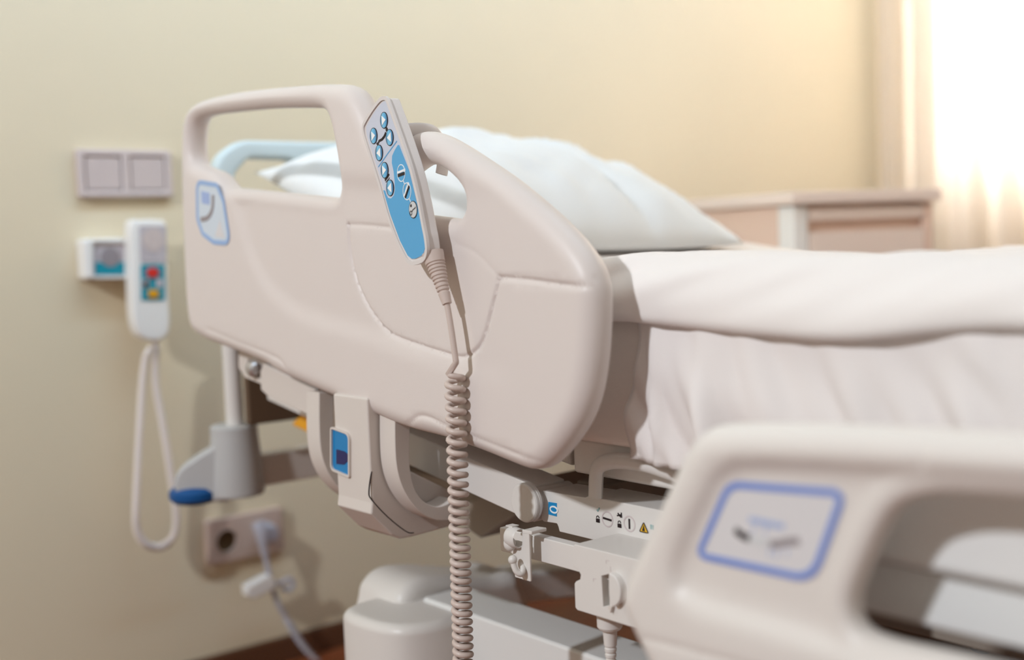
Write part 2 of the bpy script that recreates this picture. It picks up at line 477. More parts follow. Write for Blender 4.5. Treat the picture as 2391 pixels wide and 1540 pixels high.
# ================================================================== hospital bed
ALPHA = math.radians(8.6); YH, ZH = 0.85, 0.507
bed = thing('hospital_bed', (1.17, 0.45, 0), 'beige and white adjustable hospital bed with raised head section and split side rails', 'bed')

# ---- head side rail, near side
FR = FX(0.675)
RT = 0.034
OUT = [(466, 764), (456, 705), (449, 560), (445, 420), (445, 330), (449, 282), (461, 252), (490, 234), (560, 217), (650, 206), (740, 199), (798, 197),
       (828, 201), (848, 216), (862, 240), (877, 275), (895, 318), (917, 345), (943, 341), (965, 325), (985, 312), (1010, 307), (1040, 315), (1080, 336), (1130, 368),
       (1200, 416), (1270, 473), (1330, 528), (1372, 577), (1398, 620), (1411, 660), (1415, 700), (1413, 780), (1406, 860), (1393, 930), (1370, 990), (1335, 1043),
       (1300, 1080), (1272, 1093), (1238, 1087), (1150, 1052), (1060, 1020), (960, 993), (850, 946), (760, 908), (672, 869), (640, 848), (560, 815), (510, 797), (482, 782)]
H1 = [(467, 310), (476, 281), (505, 268), (560, 261), (650, 253), (740, 252), (772, 256), (788, 274), (799, 315), (809, 370), (815, 415), (813, 448), (800, 461),
      (740, 456), (660, 448), (590, 441), (552, 436), (536, 420), (520, 402), (496, 392), (474, 380), (467, 355)]
H2 = [(985, 396), (1010, 384), (1045, 389), (1080, 416), (1100, 442), (1107, 470), (1103, 495), (1088, 510), (1050, 507), (1010, 502), (962, 497), (945, 470), (955, 425)]
G1 = FR.pxs(smooth([(805, 524), (812, 600), (830, 670), (862, 732), (903, 778), (960, 802), (1030, 824), (1075, 834), (1105, 820), (1127, 787), (1145, 725), (1163, 655)], False), RT / 2)
G2 = FR.pxs(smooth([(1165, 648), (1220, 652), (1290, 661), (1350, 668), (1420, 670)], False), RT / 2)
G3 = FR.pxs(smooth([(805, 524), (850, 526), (900, 531), (960, 540)], False), RT / 2)
G4 = FR.pxs(smooth([(1060, 568), (1105, 588), (1138, 618), (1165, 648)], False), RT / 2)
S1 = FR.pxs(smooth([(545, 470), (560, 520), (578, 580), (610, 650), (655, 702), (720, 742), (850, 780), (1000, 832), (1130, 870), (1250, 905)], False), RT / 2)
S1p = S1 + FR.pxs([(1330, 890), (1350, 700), (1300, 560), (1150, 440), (950, 430), (760, 420), (640, 430)], RT / 2)
NOT = FR.pxs(smooth([(930, 1000), (957, 985), (975, 972), (1000, 974), (1050, 998), (1150, 1038), (1260, 1082)], False), RT / 2)
NOT2 = FR.pxs(smooth([(482, 768), (560, 800), (640, 832), (660, 850), (668, 866)], False), RT / 2)
aR = FR.px(1000, 830)[0]; aS = FR.px(1260, 900)[0]
def rail_disp(Q):
    h = groove(Q, G1, 0.0026, 0.0017) + groove(Q, G2, 0.0026, 0.0020) + groove(Q, G3, 0.0013, 0.0022) + groove(Q, G4, 0.0004, 0.003)
    wgt = np.clip((aS - Q[:, 0]) / (aS - aR), 0, 1)
    h += -0.004 * step_in(Q, np.array(S1p), 0.011) * wgt
    h += groove(Q, NOT, 0.0018, 0.0026) + groove(Q, NOT2, 0.0012, 0.0024)
    return h
rail = relief(FR, smooth(FR.pxs(OUT)), [smooth(FR.pxs(H1)), smooth(FR.pxs(H2))], RT, 0.0175, 0.0145, rail_disp, [G1, G2, G3, G4, NOT, NOT2]).build('side_rail', 'rail_plastic', bed, 180, False)
lab(rail, 'raised beige head-end side rail with two openings')
# label near the rail's head end
FL = FX(0.675 - RT / 2)
lo = roundpoly(FL.pxs([(461, 424), (508, 432), (523, 470), (538, 568), (500, 565), (474, 545), (462, 510)]), 0.012)
lb = MB().slab(FL, lo, -0.001, 0.0006, 0.0002).build('rail_label', 'label_pale', rail); lab(lb, 'pale blue framed label')
MB().stroke(FL, smooth(lo, True, 1), 0.0055, 0.0005, 0.0010, True).build('label_border', 'label_blue', lb)
pg = MB().stroke(FL, smooth(FL.pxs([(470, 512), (486, 508), (497, 488), (499, 455)]), False), 0.006, 0.0005, 0.0011)
pg.build('pictogram', 'picto_grey', lb)
MB().slab(FL, FL.pxs([(471, 446), (490, 450), (491, 478), (473, 474)]), 0.0005, 0.0010).build('pictogram', 'picto_text', lb)
MB().slab(FL, FL.pxs([(515, 512), (526, 556), (503, 552)]), 0.0005, 0.0010).build('pictogram', 'label_face', lb)

# ---- head side rail, far side (same shape, mirrored across the bed)
FRF = Frame((1.57, 0, 0), (0, -1, 0), (0, 0, 1))
farr = relief(FRF, smooth(FR.pxs(OUT), True, 3), [smooth(FR.pxs(H1), True, 3), smooth(FR.pxs(H2), True, 3)], RT, 0.0175, 0.0145, None, [], 0.02, 0.012).build('side_rail', 'rail_plastic', bed, 180, False)
farr.location.z -= 0.24; farr['label'] = 'lowered head-end side rail on the far side'

# ---- foot side rail
FF = FX(0.56); FT = 0.032
FO = [(1476, 1392), (1482, 1355), (1505, 1300), (1545, 1215), (1590, 1115), (1622, 1050), (1655, 1008), (1700, 990), (1800, 987), (2000, 991), (2200, 1001), (2450, 1015), (2800, 1040), (3300, 1085), (4300, 1180),
      (4600, 1500), (4400, 2300), (3300, 2230), (2600, 2010), (2000, 1790), (1700, 1670), (1600, 1620), (1555, 1570), (1520, 1505), (1490, 1440)]
FH = [(2240, 1150), (2160, 1158), (2110, 1180), (2076, 1225), (2040, 1300), (2010, 1372), (2002, 1412), (2008, 1446), (2032, 1472), (2100, 1496), (2250, 1530), (2500, 1590), (3000, 1710), (3600, 1860), (3750, 1700), (3650, 1330), (3300, 1230), (2700, 1185), (2450, 1163)]
FG = [(1568, 1335), (1575, 1300), (1605, 1225), (1640, 1155), (1662, 1115), (1695, 1092), (1740, 1084), (1900, 1090), (2150, 1106), (2500, 1130), (3000, 1165), (3900, 1240), (4200, 1600), (4000, 2080), (3000, 1850), (2300, 1628), (2000, 1532), (1800, 1468), (1640, 1420), (1585, 1390), (1570, 1365)]
fgp = np.array(smooth(FF.pxs(FG, FT / 2))); seam = FF.pxs([(2150, 985), (2146, 1040), (2144, 1090)], FT / 2)
fl2 = FF.pxs(smooth([(1500, 1490), (1600, 1515), (1800, 1570), (2000, 1630)], False), FT / 2)
def foot_disp(Q): return -0.0075 * step_in(Q, fgp, 0.008) + groove(Q, seam, 0.0012, 0.002) + groove(Q, fl2, 0.001, 0.002)
foot = relief(FF, smooth(FF.pxs(FO)), [smooth(FF.pxs(FH))], FT, 0.0165, 0.014, foot_disp, [np.vstack([fgp, fgp[:1]]), seam, fl2], 0.009, 0.006).build('side_rail', 'foot_rail_plastic', bed, 180, False)
lab(foot, 'beige foot-end side rail with a blue framed label')
FB = FX(0.56 - FT / 2 + 0.0075)
fo = roundpoly(FB.pxs([(1632, 1295), (1705, 1130), (1971, 1150), (1898, 1352)]), [0.004, 0.016, 0.005, 0.020], 8)
fb = MB().slab(FB, fo, -0.001, 0.0006, 0.0002).build('rail_label', 'label_face', foot); lab(fb, 'white label with a blue rounded border')
MB().stroke(FB, fo, 0.0042, 0.0005, 0.0011, True).build('label_border', 'label_strong', fb)
tx = MB()
for i in range(9):
    x = 1752 + i * 9.2; y = 1205 + i * 1.9
    tx.slab(FB, FB.pxs([(x, y), (x + 7, y + 1.5), (x + 6, y + 15), (x - 1, y + 13.5)]), 0.0005, 0.0009)
tx.build('label_text', 'picto_text', fb)
MB().stroke(FB, FB.pxs([(1718, 1236), (1736, 1250), (1752, 1256)]), 0.0045, 0.0005, 0.0010).build('pictogram', 'ink', fb)
MB().stroke(FB, FB.pxs([(1752, 1257), (1775, 1264), (1796, 1266)]), 0.0045, 0.0005, 0.0010).build('pictogram', 'key_grey', fb)
MB().stroke(FB, FB.pxs([(1800, 1270), (1822, 1268), (1842, 1263), (1868, 1262)]), 0.0045, 0.0005, 0.0010).build('pictogram', 'picto_grey', fb)
tk = MB()
for x, y, l in ((1790, 1226, 22), (1762, 1228, 16), (1815, 1280, 22), (1800, 1280, 16), (1840, 1280, 16)):
    tk.stroke(FB, FB.pxs([(x, y), (x - 2, y + l)]), 0.0010, 0.0005, 0.0009)
tk.build('pictogram', 'picto_text', fb)

# ---- head section: side tube, deck, pivot
FBm = FX(0.715)
hb = MB()
_z1, _z0 = FX(0.746).px(1215, 1123), FX(0.746).px(1215, 1207)
zt = lambda y: _z1[1] + (y + _z1[0]) * math.tan(ALPHA); zb = lambda y: _z0[1] + (y + _z0[0]) * math.tan(ALPHA)
hb.slab(FX(0.768), roundpoly([(-1.42, zb(1.42)), (-0.885, zb(0.885)), (-0.885, zt(0.885)), (-1.42, zt(1.42))], 0.002), -0.022, 0.02, 0.003)
hb.build('head_frame_tube', 'white_metal', bed)
dk = MB()
def deckpt(y, dz): return (y, ZH + 0.022 + (y - YH) * math.tan(ALPHA) + dz)
dk.slab(Frame((0, 0, 0), (0, 1, 0), (0, 0, 1)), [deckpt(0.86, 0.0), deckpt(1.50, 0.0), deckpt(1.50, 0.024), deckpt(0.86, 0.024)], 0.775, 1.50, 0.004)
dk.build('head_deck', 'bracket_plastic', bed)
MB().box(0.760, 1.46, 1.50, 1.512, 0.512, 0.64, 0.004).build('head_shade_panel', 'dark_panel', bed)  # added dark board; its brown stands in for shade below the headboard
Fdc = FX(0.735); dcp = Fdc.px(1221, 1174)
pv = MB().lathe(Fdc.at(*dcp), (1, 0, 0), [(0, 0.0170), (0.0006, 0.0184), (0.002, 0.0193), (0.0042, 0.0193), (0.0046, 0.0188), (0.0050, 0.0188), (0.0054, 0.0193), (0.0085, 0.0193), (0.009, 0.0125), (0.06, 0.0125)], 48)
pv.build('pivot_cap', 'white_metal', bed, 25)

# ---- seat section panel with symbols
FP = FX(0.752)
PZT, PZB = FP.px(1373, 1157)[1], FP.px(1304, 1241)[1]
pp = FP.pxs([(1262, 1153), (1267, 1145), (1366, 1161), (1373, 1157)]) + [(-0.55, PZT), (-0.55, PZB)] + [FP.px(1306, 1241), FP.px(1303, 1229), FP.px(1300, 1222), FP.px(1269, 1217), FP.px(1263, 1211), FP.px(1266, 1180)]
panel = MB().slab(FP, roundpoly(pp, 0.0015, 3), -0.045, 0.0, 0.0016).build('side_panel', 'white_metal', bed)
tg = MB().slab(FP, FP.pxs([(1281, 1171), (1300.5, 1174), (1300.5, 1205), (1281, 1200)]), -0.0005, 0.0004).build('position_tag', 'tag_blue', panel); lab(tg, 'small blue tag with a white digit')
c0 = FP.px(1294, 1189)
MB().stroke(FP, [(c0[0] + 0.0052 * math.cos(t), c0[1] + 0.0030 * math.sin(t)) for t in [i * math.pi / 12 for i in range(24)]], 0.0016, 0.0003, 0.0007, True).build('digit', 'print_white', tg)
def ring(F, c, r, wd, n0, n1, k=36): return MB().stroke(F, [(c[0] + r * math.cos(2 * math.pi * i / k), c[1] + r * math.sin(2 * math.pi * i / k)) for i in range(k)], wd, n0, n1, True)
for (cx, cy), vert in (((1418.5, 1211.3), False), ((1470, 1222.3), True)):
    c = FP.px(cx, cy)
    rg = ring(FP, c, 0.0068, 0.0013, -0.0005, 0.0004).build('symbol_ring', 'ring_pink', panel)
    MB().stroke(FP, [(c[0], c[1] - 0.0046), (c[0], c[1] + 0.0046)] if vert else [(c[0] - 0.0055, c[1] + 0.0004), (c[0] + 0.0055, c[1] - 0.0004)], 0.0018, -0.0005, 0.0005).build('symbol_bar', 'ink', rg)
def picto(pts_list, m_, wpx=None, n='pictogram', F=FP, par=panel, wd=0.0012):
    b = MB()
    for pts in pts_list: b.stroke(F, F.pxs(pts), wd, -0.0004, 0.0005)
    return b.build(n, m_, par)
picto([[(1394, 1189), (1396, 1193), (1400, 1185)]], 'check_green')
for cx, cy in ((1396.5, 1214), (1447, 1226)):
    lk = MB(); c = FP.px(cx, cy); lk.slab(FP, [(c[0] - 0.0024, c[1] - 0.002), (c[0] + 0.0024, c[1] - 0.002), (c[0] + 0.0024, c[1] + 0.0016), (c[0] - 0.0024, c[1] + 0.0016)], -0.0004, 0.0005)
    lk.stroke(FP, [(c[0] + 0.0017 * math.cos(t), c[1] + 0.0022 + 0.0020 * math.sin(t)) for t in [i * math.pi / 10 for i in range(11)]], 0.0007, -0.0004, 0.0005)
    lk.build('lock_symbol', 'ink', panel)
picto([[(1441, 1203), (1452, 1201)], [(1443, 1197), (1450, 1207)], [(1451, 1196), (1452, 1208)]], 'ink')
tw = FP.pxs([(1503.5, 1219), (1514.5, 1244), (1494, 1239.5)])
wt = MB().slab(FP, roundpoly(tw, 0.0006, 3), -0.0005, 0.0004).build('warning_sign', 'warning_yellow', panel); lab(wt, 'yellow warning triangle')
MB().stroke(FP, roundpoly(tw, 0.0006, 3), 0.0009, 0.0003, 0.0006, True).build('sign_border', 'ink', wt)
MB().slab(FP, FP.pxs([(1503.8, 1224), (1507, 1240), (1500, 1238)]), 0.0003, 0.0006).build('sign_symbol', 'ink', wt)
picto([[(1519, 1229), (1526, 1231)]], 'check_green', wd=0.004)

# ---- seat deck, retainer and foot deck
sd = MB().box(0.762, 1.50, -0.55, 0.842, 0.528, 0.563, 0.006); sd.build('seat_deck', 'white_metal', bed)
FK = FX(0.748)
rp = smooth(FK.pxs([(1391, 1160), (1392, 1118), (1397, 1090), (1416, 1078), (1450, 1075), (1500, 1081), (1545, 1094), (1585, 1108)]), False, 5) + [(0.55 * -1 + 0.1, 0.556), (0.10, 0.556)]
rtn = MB(); rtn.tube([FK.at(p[0], p[1]) for p in rp if p[0] <= -0.1 or True][:-1], 0.0075, 10, flat=(1, 0.8))
rtn.build('mattress_retainer', 'white_metal', bed)

# ---- accessory rail and control box under the panel
FA = FX(0.705)
MB().slab(FA, roundpoly([(-0.886, 0.4555), (-0.6, 0.4555), (-0.6, 0.4785), (-0.886, 0.4785)], 0.0015, 3), -0.011, 0.0, 0.0014).build('accessory_rail', 'white_metal', bed)
MB().slab(FX(0.778), roundpoly([(-0.80, 0.47), (-0.775, 0.47), (-0.775, 0.50), (-0.80, 0.50)], 0.001, 2), -0.02, 0.0, 0.001).build('rail_spacer', 'white_metal', bed)
FC = FX(0.698)
cb = FC.pxs([(1337, 1274), (1343, 1271), (1352, 1268)])[:2]
ctop = FC.px(1400, 1284)[1]
bp = [FC.px(1337, 1276), FC.px(1341, 1270), (-0.57, FC.px(1341, 1270)[1]), (-0.57, FC.px(1346, 1424)[1]), FC.px(1348, 1424), FC.px(1343, 1418), FC.px(1341, 1362), FC.px(1344, 1357), FC.px(1354, 1352), FC.px(1355.5, 1341), FC.px(1350, 1331), FC.px(1338, 1321)]
pk = FC.pxs([(1404, 1344), (1421, 1340), (1423, 1412), (1408, 1416)])
cbox = MB().slab(FC, roundpoly(bp, 0.0012, 3), -0.055, 0.0, 0.0015, holes=[pk]).build('control_box', 'white_metal', bed); lab(cbox, 'white control box with a half round knob')
MB().slab(FC, FC.pxs([(1400, 1335), (1428, 1332), (1430, 1420), (1402, 1424)]), -0.024, -0.020).build('knob_recess', 'bracket_plastic', cbox)
kd = FC.pxs(smooth([(1421, 1341), (1429, 1341), (1438, 1349), (1446, 1366), (1448.5, 1384), (1446, 1402), (1438, 1413), (1431, 1415), (1425, 1408), (1421, 1385)]), 0.007)
kn = MB().slab(FC, kd, -0.012, 0.007, 0.0012); kn.build('rotary_knob', 'white_metal', cbox)
MB().slab(FC, FC.pxs([(1425, 1412), (1436, 1414), (1432.5, 1428)]), -0.001, 0.004, 0.0006).build('knob_pointer', 'bracket_plastic', cbox)
MB().stroke(FC, FC.pxs([(1425.5, 1322), (1426, 1334)]), 0.0004, -0.0005, 0.0003).build('printed_mark', 'ring_pink', cbox)
for cx, cy in ((1419, 1312), (1389, 1354)):
    c = FC.px(cx, cy)
    MB().stroke(FC, [(c[0] - 0.0018, c[1] - 0.0015), (c[0] - 0.0018, c[1] + 0.0015), (c[0] + 0.0016, c[1] + 0.0015)], 0.0005, -0.0005, 0.0003).build('printed_mark', 'ring_pink', cbox)

# ---- rail latch, carrying arms and bracket under the head rail
FJ = FY(1.031)
prof = FJ.pxs([(848, 930), (848, 1178), (866, 1200), (915, 1248), (935, 1258), (962, 1253), (1062, 1226), (1062, 1150), (940, 1090), (900, 920)])
prof[0] = (0.655, prof[0][1]); prof[1] = (0.655, prof[1][1])
latch = MB().slab(FJ, roundpoly(prof, [0.003, 0.006, 0.003, 0.006, 0.004, 0.004, 0.004, 0.004, 0.004, 0.004], 4), -0.066, 0.0, 0.004).build('rail_latch', 'bracket_plastic', bed)
sg = FJ.pxs(smooth([(868, 1100), (862, 1146), (868, 1166), (905, 1206), (948, 1240), (966, 1243)], False, 4))
MB().stroke(FJ, sg, 0.0010, -0.001, 0.0002).build('latch_seam', 'ink', latch)
FQ = FX(0.655)
win = roundpoly(FQ.pxs([(777, 997), (819, 1012), (819, 1112), (777, 1094)]), [0.003, 0.008, 0.002, 0.006], 4)
lw = MB().slab(FQ, win, -0.001, 0.0006, 0.0003).build('latch_window', 'latch_blue', latch); lab(lw, 'blue release window')
MB().stroke(FQ, win, 0.0022, 0.0, 0.0028, True).build('window_rim', 'bracket_plastic', latch)
MB().slab(FQ, FQ.pxs([(787, 1048), (806, 1053), (819, 1064), (819, 1071), (805, 1084), (787, 1082)]), 0.0004, 0.0010).build('latch_mark', 'latch_navy', lw)
FN = FY(1.0)
jo = smooth(FN.pxs([(922, 940), (922, 1020), (925, 1080), (935, 1125), (955, 1165), (985, 1198), (1020, 1214), (1060, 1213)], 0), False, 5)
ji = smooth(FN.pxs([(958, 940), (957, 1020), (957, 1085), (968, 1140), (990, 1170), (1018, 1182), (1040, 1178), (1060, 1165)], 0), False, 5)
def arm(dy): return MB().slab(Frame((0, 1.0 + dy, 0), (1, 0, 0), (0, 0, 1)), jo + ji[::-1], -0.028, 0.0, 0.0016)
arm(0.0).build('rail_arm', 'bracket_plastic', bed); arm(0.148).build('rail_arm', 'bracket_plastic', bed)
FM = FX(0.688)
bk = FM.pxs([(607, 868), (614, 848), (735, 908), (735, 975), (640, 932), (622, 922), (609, 910)])
bkt = MB().slab(FM, roundpoly(bk, 0.003, 3), -0.006, 0.0, 0.0015).build('rail_bracket', 'bracket_plastic', bed)
sc = FM.px(585, 861)
MB().lathe(FM.at(sc[0], sc[1], -0.02), (-1, 0, 0), [(0, 0.006), (0.012, 0.0062), (0.016, 0.0105), (0.021, 0.0100), (0.024, 0.006), (0.025, 0.001)], 20).build('screw', 'chrome', bkt)
MB().slab(FM, roundpoly(FM.pxs([(545, 815), (612, 842), (615, 905), (560, 882), (545, 860)]), 0.006, 4), -0.012, -0.007, 0.001, holes=[roundpoly(FM.pxs([(565, 838), (603, 854), (603, 888), (567, 874)]), 0.005, 4)]).build('screw_bracket', 'bracket_plastic', bkt)
FYl = FX(0.80)
MB().slab(FYl, roundpoly(FYl.pxs([(679, 990), (710, 962), (748, 976), (748, 1022), (735, 1017)]), 0.003, 3), -0.03, 0.0, 0.003).build('release_lever', 'lever_yellow', bed)
FD = FX(0.86)
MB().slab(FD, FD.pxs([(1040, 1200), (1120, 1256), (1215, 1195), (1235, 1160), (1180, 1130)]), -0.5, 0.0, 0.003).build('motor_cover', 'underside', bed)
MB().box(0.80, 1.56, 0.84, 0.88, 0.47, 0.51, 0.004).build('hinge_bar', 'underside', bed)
MB().box(0.80, 1.56, 0.10, 0.15, 0.42, 0.47, 0.004).build('frame_crossbar', 'bracket_plastic', bed)
MB().box(0.77, 0.82, -0.5, 0.75, 0.37, 0.42, 0.004).build('frame_side_beam', 'bracket_plastic', bed)

# ---- headboard, post, corner bumper and end bar
FH_ = FY(1.575)
hbo = roundpoly([(0.772, 0.625), (1.51, 0.625), (1.51, 0.86), (1.47, 0.912), (0.812, 0.911), (0.770, 0.885)], [0.01, 0.01, 0.05, 0.05, 0.05, 0.05], 6)
hh1 = roundpoly([(0.803, 0.78), (0.90, 0.78), (0.90, 0.884), (0.822, 0.885), (0.799, 0.862)], 0.018, 5)
hh2 = roundpoly([(1.33, 0.79), (1.47, 0.79), (1.46, 0.865), (1.35, 0.87)], 0.02, 5)
MB().slab(FH_, hbo, -0.028, 0.0, 0.009, holes=[hh1, hh2]).build('headboard', 'headboard', bed)
MB().tube([(0.757, 1.535, 0.46), (0.757, 1.535, 0.66)], 0.0125, 18).build('headboard_post', 'white_metal', bed)
MB().tube([(1.50, 1.535, 0.46), (1.50, 1.535, 0.66)], 0.0125, 18).build('headboard_post', 'white_metal', bed)
def bumper(x, s):
    b = MB()
    c = V(x, 1.54, 0)
    d = V(-s * 0.85, 0.53, 0); e = V(-d.y, d.x, 0)
    b.lathe((x, 1.54, 0.412), (0, 0, 1), [(0, 0.036), (0.004, 0.0385), (0.05, 0.036), (0.085, 0.033), (0.096, 0.033), (0.099, 0.030)], 28)
    prof = smooth([(0, 0.412), (0.062, 0.412), (0.078, 0.418), (0.083, 0.435), (0.076, 0.454), (0.055, 0.469), (0.032, 0.482), (0.0, 0.498)], True, 4)
    b.slab(Frame(c - e * 0.0, d, (0, 0, 1)), prof, -0.024, 0.024, 0.008)
    o = b.build('corner_bumper', 'bumper_grey', bed)
    cc = c + d * 0.058
    MB().lathe((cc.x, cc.y, 0.403), (0, 0, 1), [(0, 0.018), (0.003, 0.030), (0.009, 0.036), (0.018, 0.036), (0.024, 0.030), (0.027, 0.018)], 28).build('bumper_wheel', 'bumper_blue', o)
    return o
lab(bumper(0.757, 1), 'grey corner bumper with a blue roller'); lab(bumper(1.50, -1), 'grey corner bumper with a blue roller')
MB().box(0.785, 1.48, 1.53, 1.565, 0.418, 0.463, 0.004).build('end_bar', 'bracket_plastic', bed)
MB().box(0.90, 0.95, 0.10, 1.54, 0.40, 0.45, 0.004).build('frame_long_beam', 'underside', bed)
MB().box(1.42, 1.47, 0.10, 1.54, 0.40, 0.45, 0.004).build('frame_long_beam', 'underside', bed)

# ---- base: corner covers with castors, long beams, cross beam, column
def corner_cover(x, y, s):
    b = MB()
    out = smooth([(x - 0.055, y + 0.04), (x - 0.062, y - 0.02), (x - 0.045, y - 0.068), (x, y - 0.085), (x + 0.045, y - 0.068), (x + 0.062, y - 0.02), (x + 0.055, y + 0.04), (x, y + 0.055)])
    b.slab(FZ(0), out, 0.12, 0.328, 0.012, bseg=5)
    o = b.build('corner_cover', 'white_metal', base)
    cb_ = MB().lathe((x - 0.014, y, 0.05), (1, 0, 0), [(0, 0.030), (0.003, 0.045), (0.008, 0.05), (0.020, 0.05), (0.025, 0.045), (0.028, 0.030)], 28).build('castor_wheel', 'castor_dark', o)
    MB().tube([(x, y, 0.05), (x, y, 0.125)], 0.012, 10).build('castor_stem', 'pale_metal', o)
    return o
base = MB().box(0.80, 0.865, -0.40, 1.16, 0.255, 0.333, 0.006)
base.box(1.39, 1.455, -0.40, 1.16, 0.255, 0.333, 0.006)
base = base.build('base_frame', 'pale_metal', bed)
for x, y in ((0.773, 1.165), (1.47, 1.165), (0.80, -0.38), (1.47, -0.38)): corner_cover(x, y, 1)
MB().slab(FY(1.20), [(0.82, 0.336), (0.82, 0.298), (1.09, 0.258), (1.38, 0.222), (1.38, 0.262), (1.09, 0.300)], -0.06, 0.0, 0.006).build('cross_beam', 'pale_metal', base)
sprof = smooth([(0.768, 0.25), (0.770, 0.320), (0.782, 0.343), (0.806, 0.352), (0.84, 0.348), (0.88, 0.338), (0.92, 0.328), (0.96, 0.322), (0.96, 0.25)], True, 4)
MB().slab(FY(1.165), sprof, -0.10, 0.0, 0.016, bseg=4).build('beam_shroud', 'white_metal', base)
MB().lathe((1.17, 0.42, 0.27), (0, 0, 1), [(0, 0.10), (0.14, 0.10), (0.145, 0.085), (0.26, 0.085)], 28).build('lift_column', 'pale_metal', bed)
MB().box(0.83, 1.42, 0.36, 0.48, 0.262, 0.325, 0.004).build('base_crossbar', 'pale_metal', base)
# parts seen through the opening of the foot side rail
Fk1 = FX(0.598)
zc1 = Fk1.px(2170, 1337)[1]
MB().slab(Fk1, roundpoly([(Fk1.px(1790, 1200)[0], zc1), (0.25, zc1), (0.25, Fk1.px(2300, 1075)[1]), (Fk1.px(1790, 1200)[0], Fk1.px(2300, 1075)[1])], 0.008, 4), -0.03, 0.0, 0.006).build('carrier_plate', 'pale_metal', bed)
Fk2 = FX(0.612)
za, zb2 = Fk2.px(2240, 1346)[1], Fk2.px(2200, 1470)[1]
MB().slab(Fk2, roundpoly([(Fk2.px(1800, 1300)[0], zb2), (0.25, zb2), (0.25, za), (Fk2.px(1800, 1300)[0], za)], 0.003, 3), -0.03, 0.0, 0.003).build('carrier_bar', 'pale_metal', bed)
dsc = FX(1.0); pc = dsc.px(2300, 1476)
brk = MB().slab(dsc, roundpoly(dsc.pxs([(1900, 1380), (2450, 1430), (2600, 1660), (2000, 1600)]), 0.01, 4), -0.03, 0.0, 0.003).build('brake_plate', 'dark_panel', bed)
hub = MB().lathe(dsc.at(pc[0], pc[1], 0.0), (-1, 0, 0), [(0, 0.0105), (0.010, 0.0105), (0.0106, 0.0098), (0.020, 0.0098), (0.021, 0.0085)], 28).build('brake_hub', 'cabinet', brk, 25)
ring(dsc, pc, 0.0150, 0.0045, 0.0, 0.010).build('hub_ring', 'castor_dark', hub)
MB().slab(dsc, roundpoly(dsc.pxs([(2325, 1503), (2345, 1478), (2372, 1490), (2345, 1512)]), 0.002, 3), 0.0, 0.010, 0.001).build('brake_lever', 'castor_dark', brk)

# ================================================================== mattress and bedding
YE = 1.03
def lift(y):
    t = max(0.0, y - YE + 0.06); return math.tan(ALPHA) * (t * t / 0.24 if t < 0.12 else t - 0.06)
def nz(x, y, z, s=1.0): return noise.noise(Vector((x * s, y * s, z * s)))
mt = MB()
def mattress_ring(y):
    X0, X1, r = 0.738, 1.50, 0.03
    z0, z1 = max(0.5645, ZH + 0.0485 + (y - YH) * math.tan(ALPHA)), 0.708 + lift(y)
    return [(p[0], y, p[1]) for p in roundpoly([(X0, z0), (X1, z0), (X1, z1), (X0, z1)], [0.012, 0.012, r, r], 6)]
ys = [-0.54 + 0.02 * i for i in range(104)]; ys = [y for y in ys if y <= 1.50]
rings = [mattress_ring(y) for y in ys]; kk = len(rings[0])
for rg_ in rings: mt.v += rg_
for i in range(len(rings) - 1):
    for j in range(kk): mt.f.append((i * kk + j, i * kk + (j + 1) % kk, (i + 1) * kk + (j + 1) % kk, (i + 1) * kk + j))
mt.f.append(tuple(range(kk))); mt.f.append(tuple((len(rings) - 1) * kk + j for j in reversed(range(kk))))
tag(mt.build('mattress', 'mattress', None, 60, False), 'white covered mattress lying on the bed deck under the bedding', 'mattress')

def solid(o, t, off=1.0, sub=0):
    s_ = o.modifiers.new('solidify', 'SOLIDIFY'); s_.thickness = t; s_.offset = off
    if sub: q = o.modifiers.new('subsurf', 'SUBSURF'); q.levels = sub; q.render_levels = sub
# lower sheet hanging over the side
def sheet(u, v):
    y = 0.735 - 1.25 * u
    y += (1 - u) ** 8 * (0.012 * nz(3.1, 0, v, 5) + 0.010 * math.sin(v * 7 + 1) - 0.012 * v)
    if v < 0.42:
        t = v / 0.42; x = 0.90 - (0.90 - 0.761) * t; z = 0.7095
    else:
        t = (v - 0.42) / 0.58
        a = min(1, t / 0.18) * math.pi / 2
        x = 0.761 - 0.027 * math.sin(a); z = 0.7095 - 0.027 * (1 - math.cos(a)) - max(0, t - 0.18) / 0.82 * 0.124
        fold = max(0, t - 0.05)
        yy = y + 0.08 * t
        x -= fold * (0.004 + 0.040 * max(0, nz(yy * 15, t * 1.0, 4.0)) + 0.018 * nz(yy * 38, t * 2, 9.0) + 0.016 * math.exp(-((y - 0.655 + 0.035 * t) / 0.010) ** 2) - 0.010 * math.exp(-((y - 0.625 + 0.03 * t) / 0.012) ** 2) + 0.012 * math.exp(-((y - 0.70 + 0.01 * t) / 0.007) ** 2) + 0.010 * math.exp(-((y - 0.56 + 0.10 * t) / 0.016) ** 2) + 0.010 * math.exp(-((y - 0.45 + 0.16 * t) / 0.02) ** 2))
    return (x, y, z)
sh = MB().grid(sheet, 260, 56).build('bed_sheet', 'sheet', None, 180, False); solid(sh, 0.002)
tag(sh, 'thin white sheet hanging down the mattress side under the thicker cover', 'sheet')
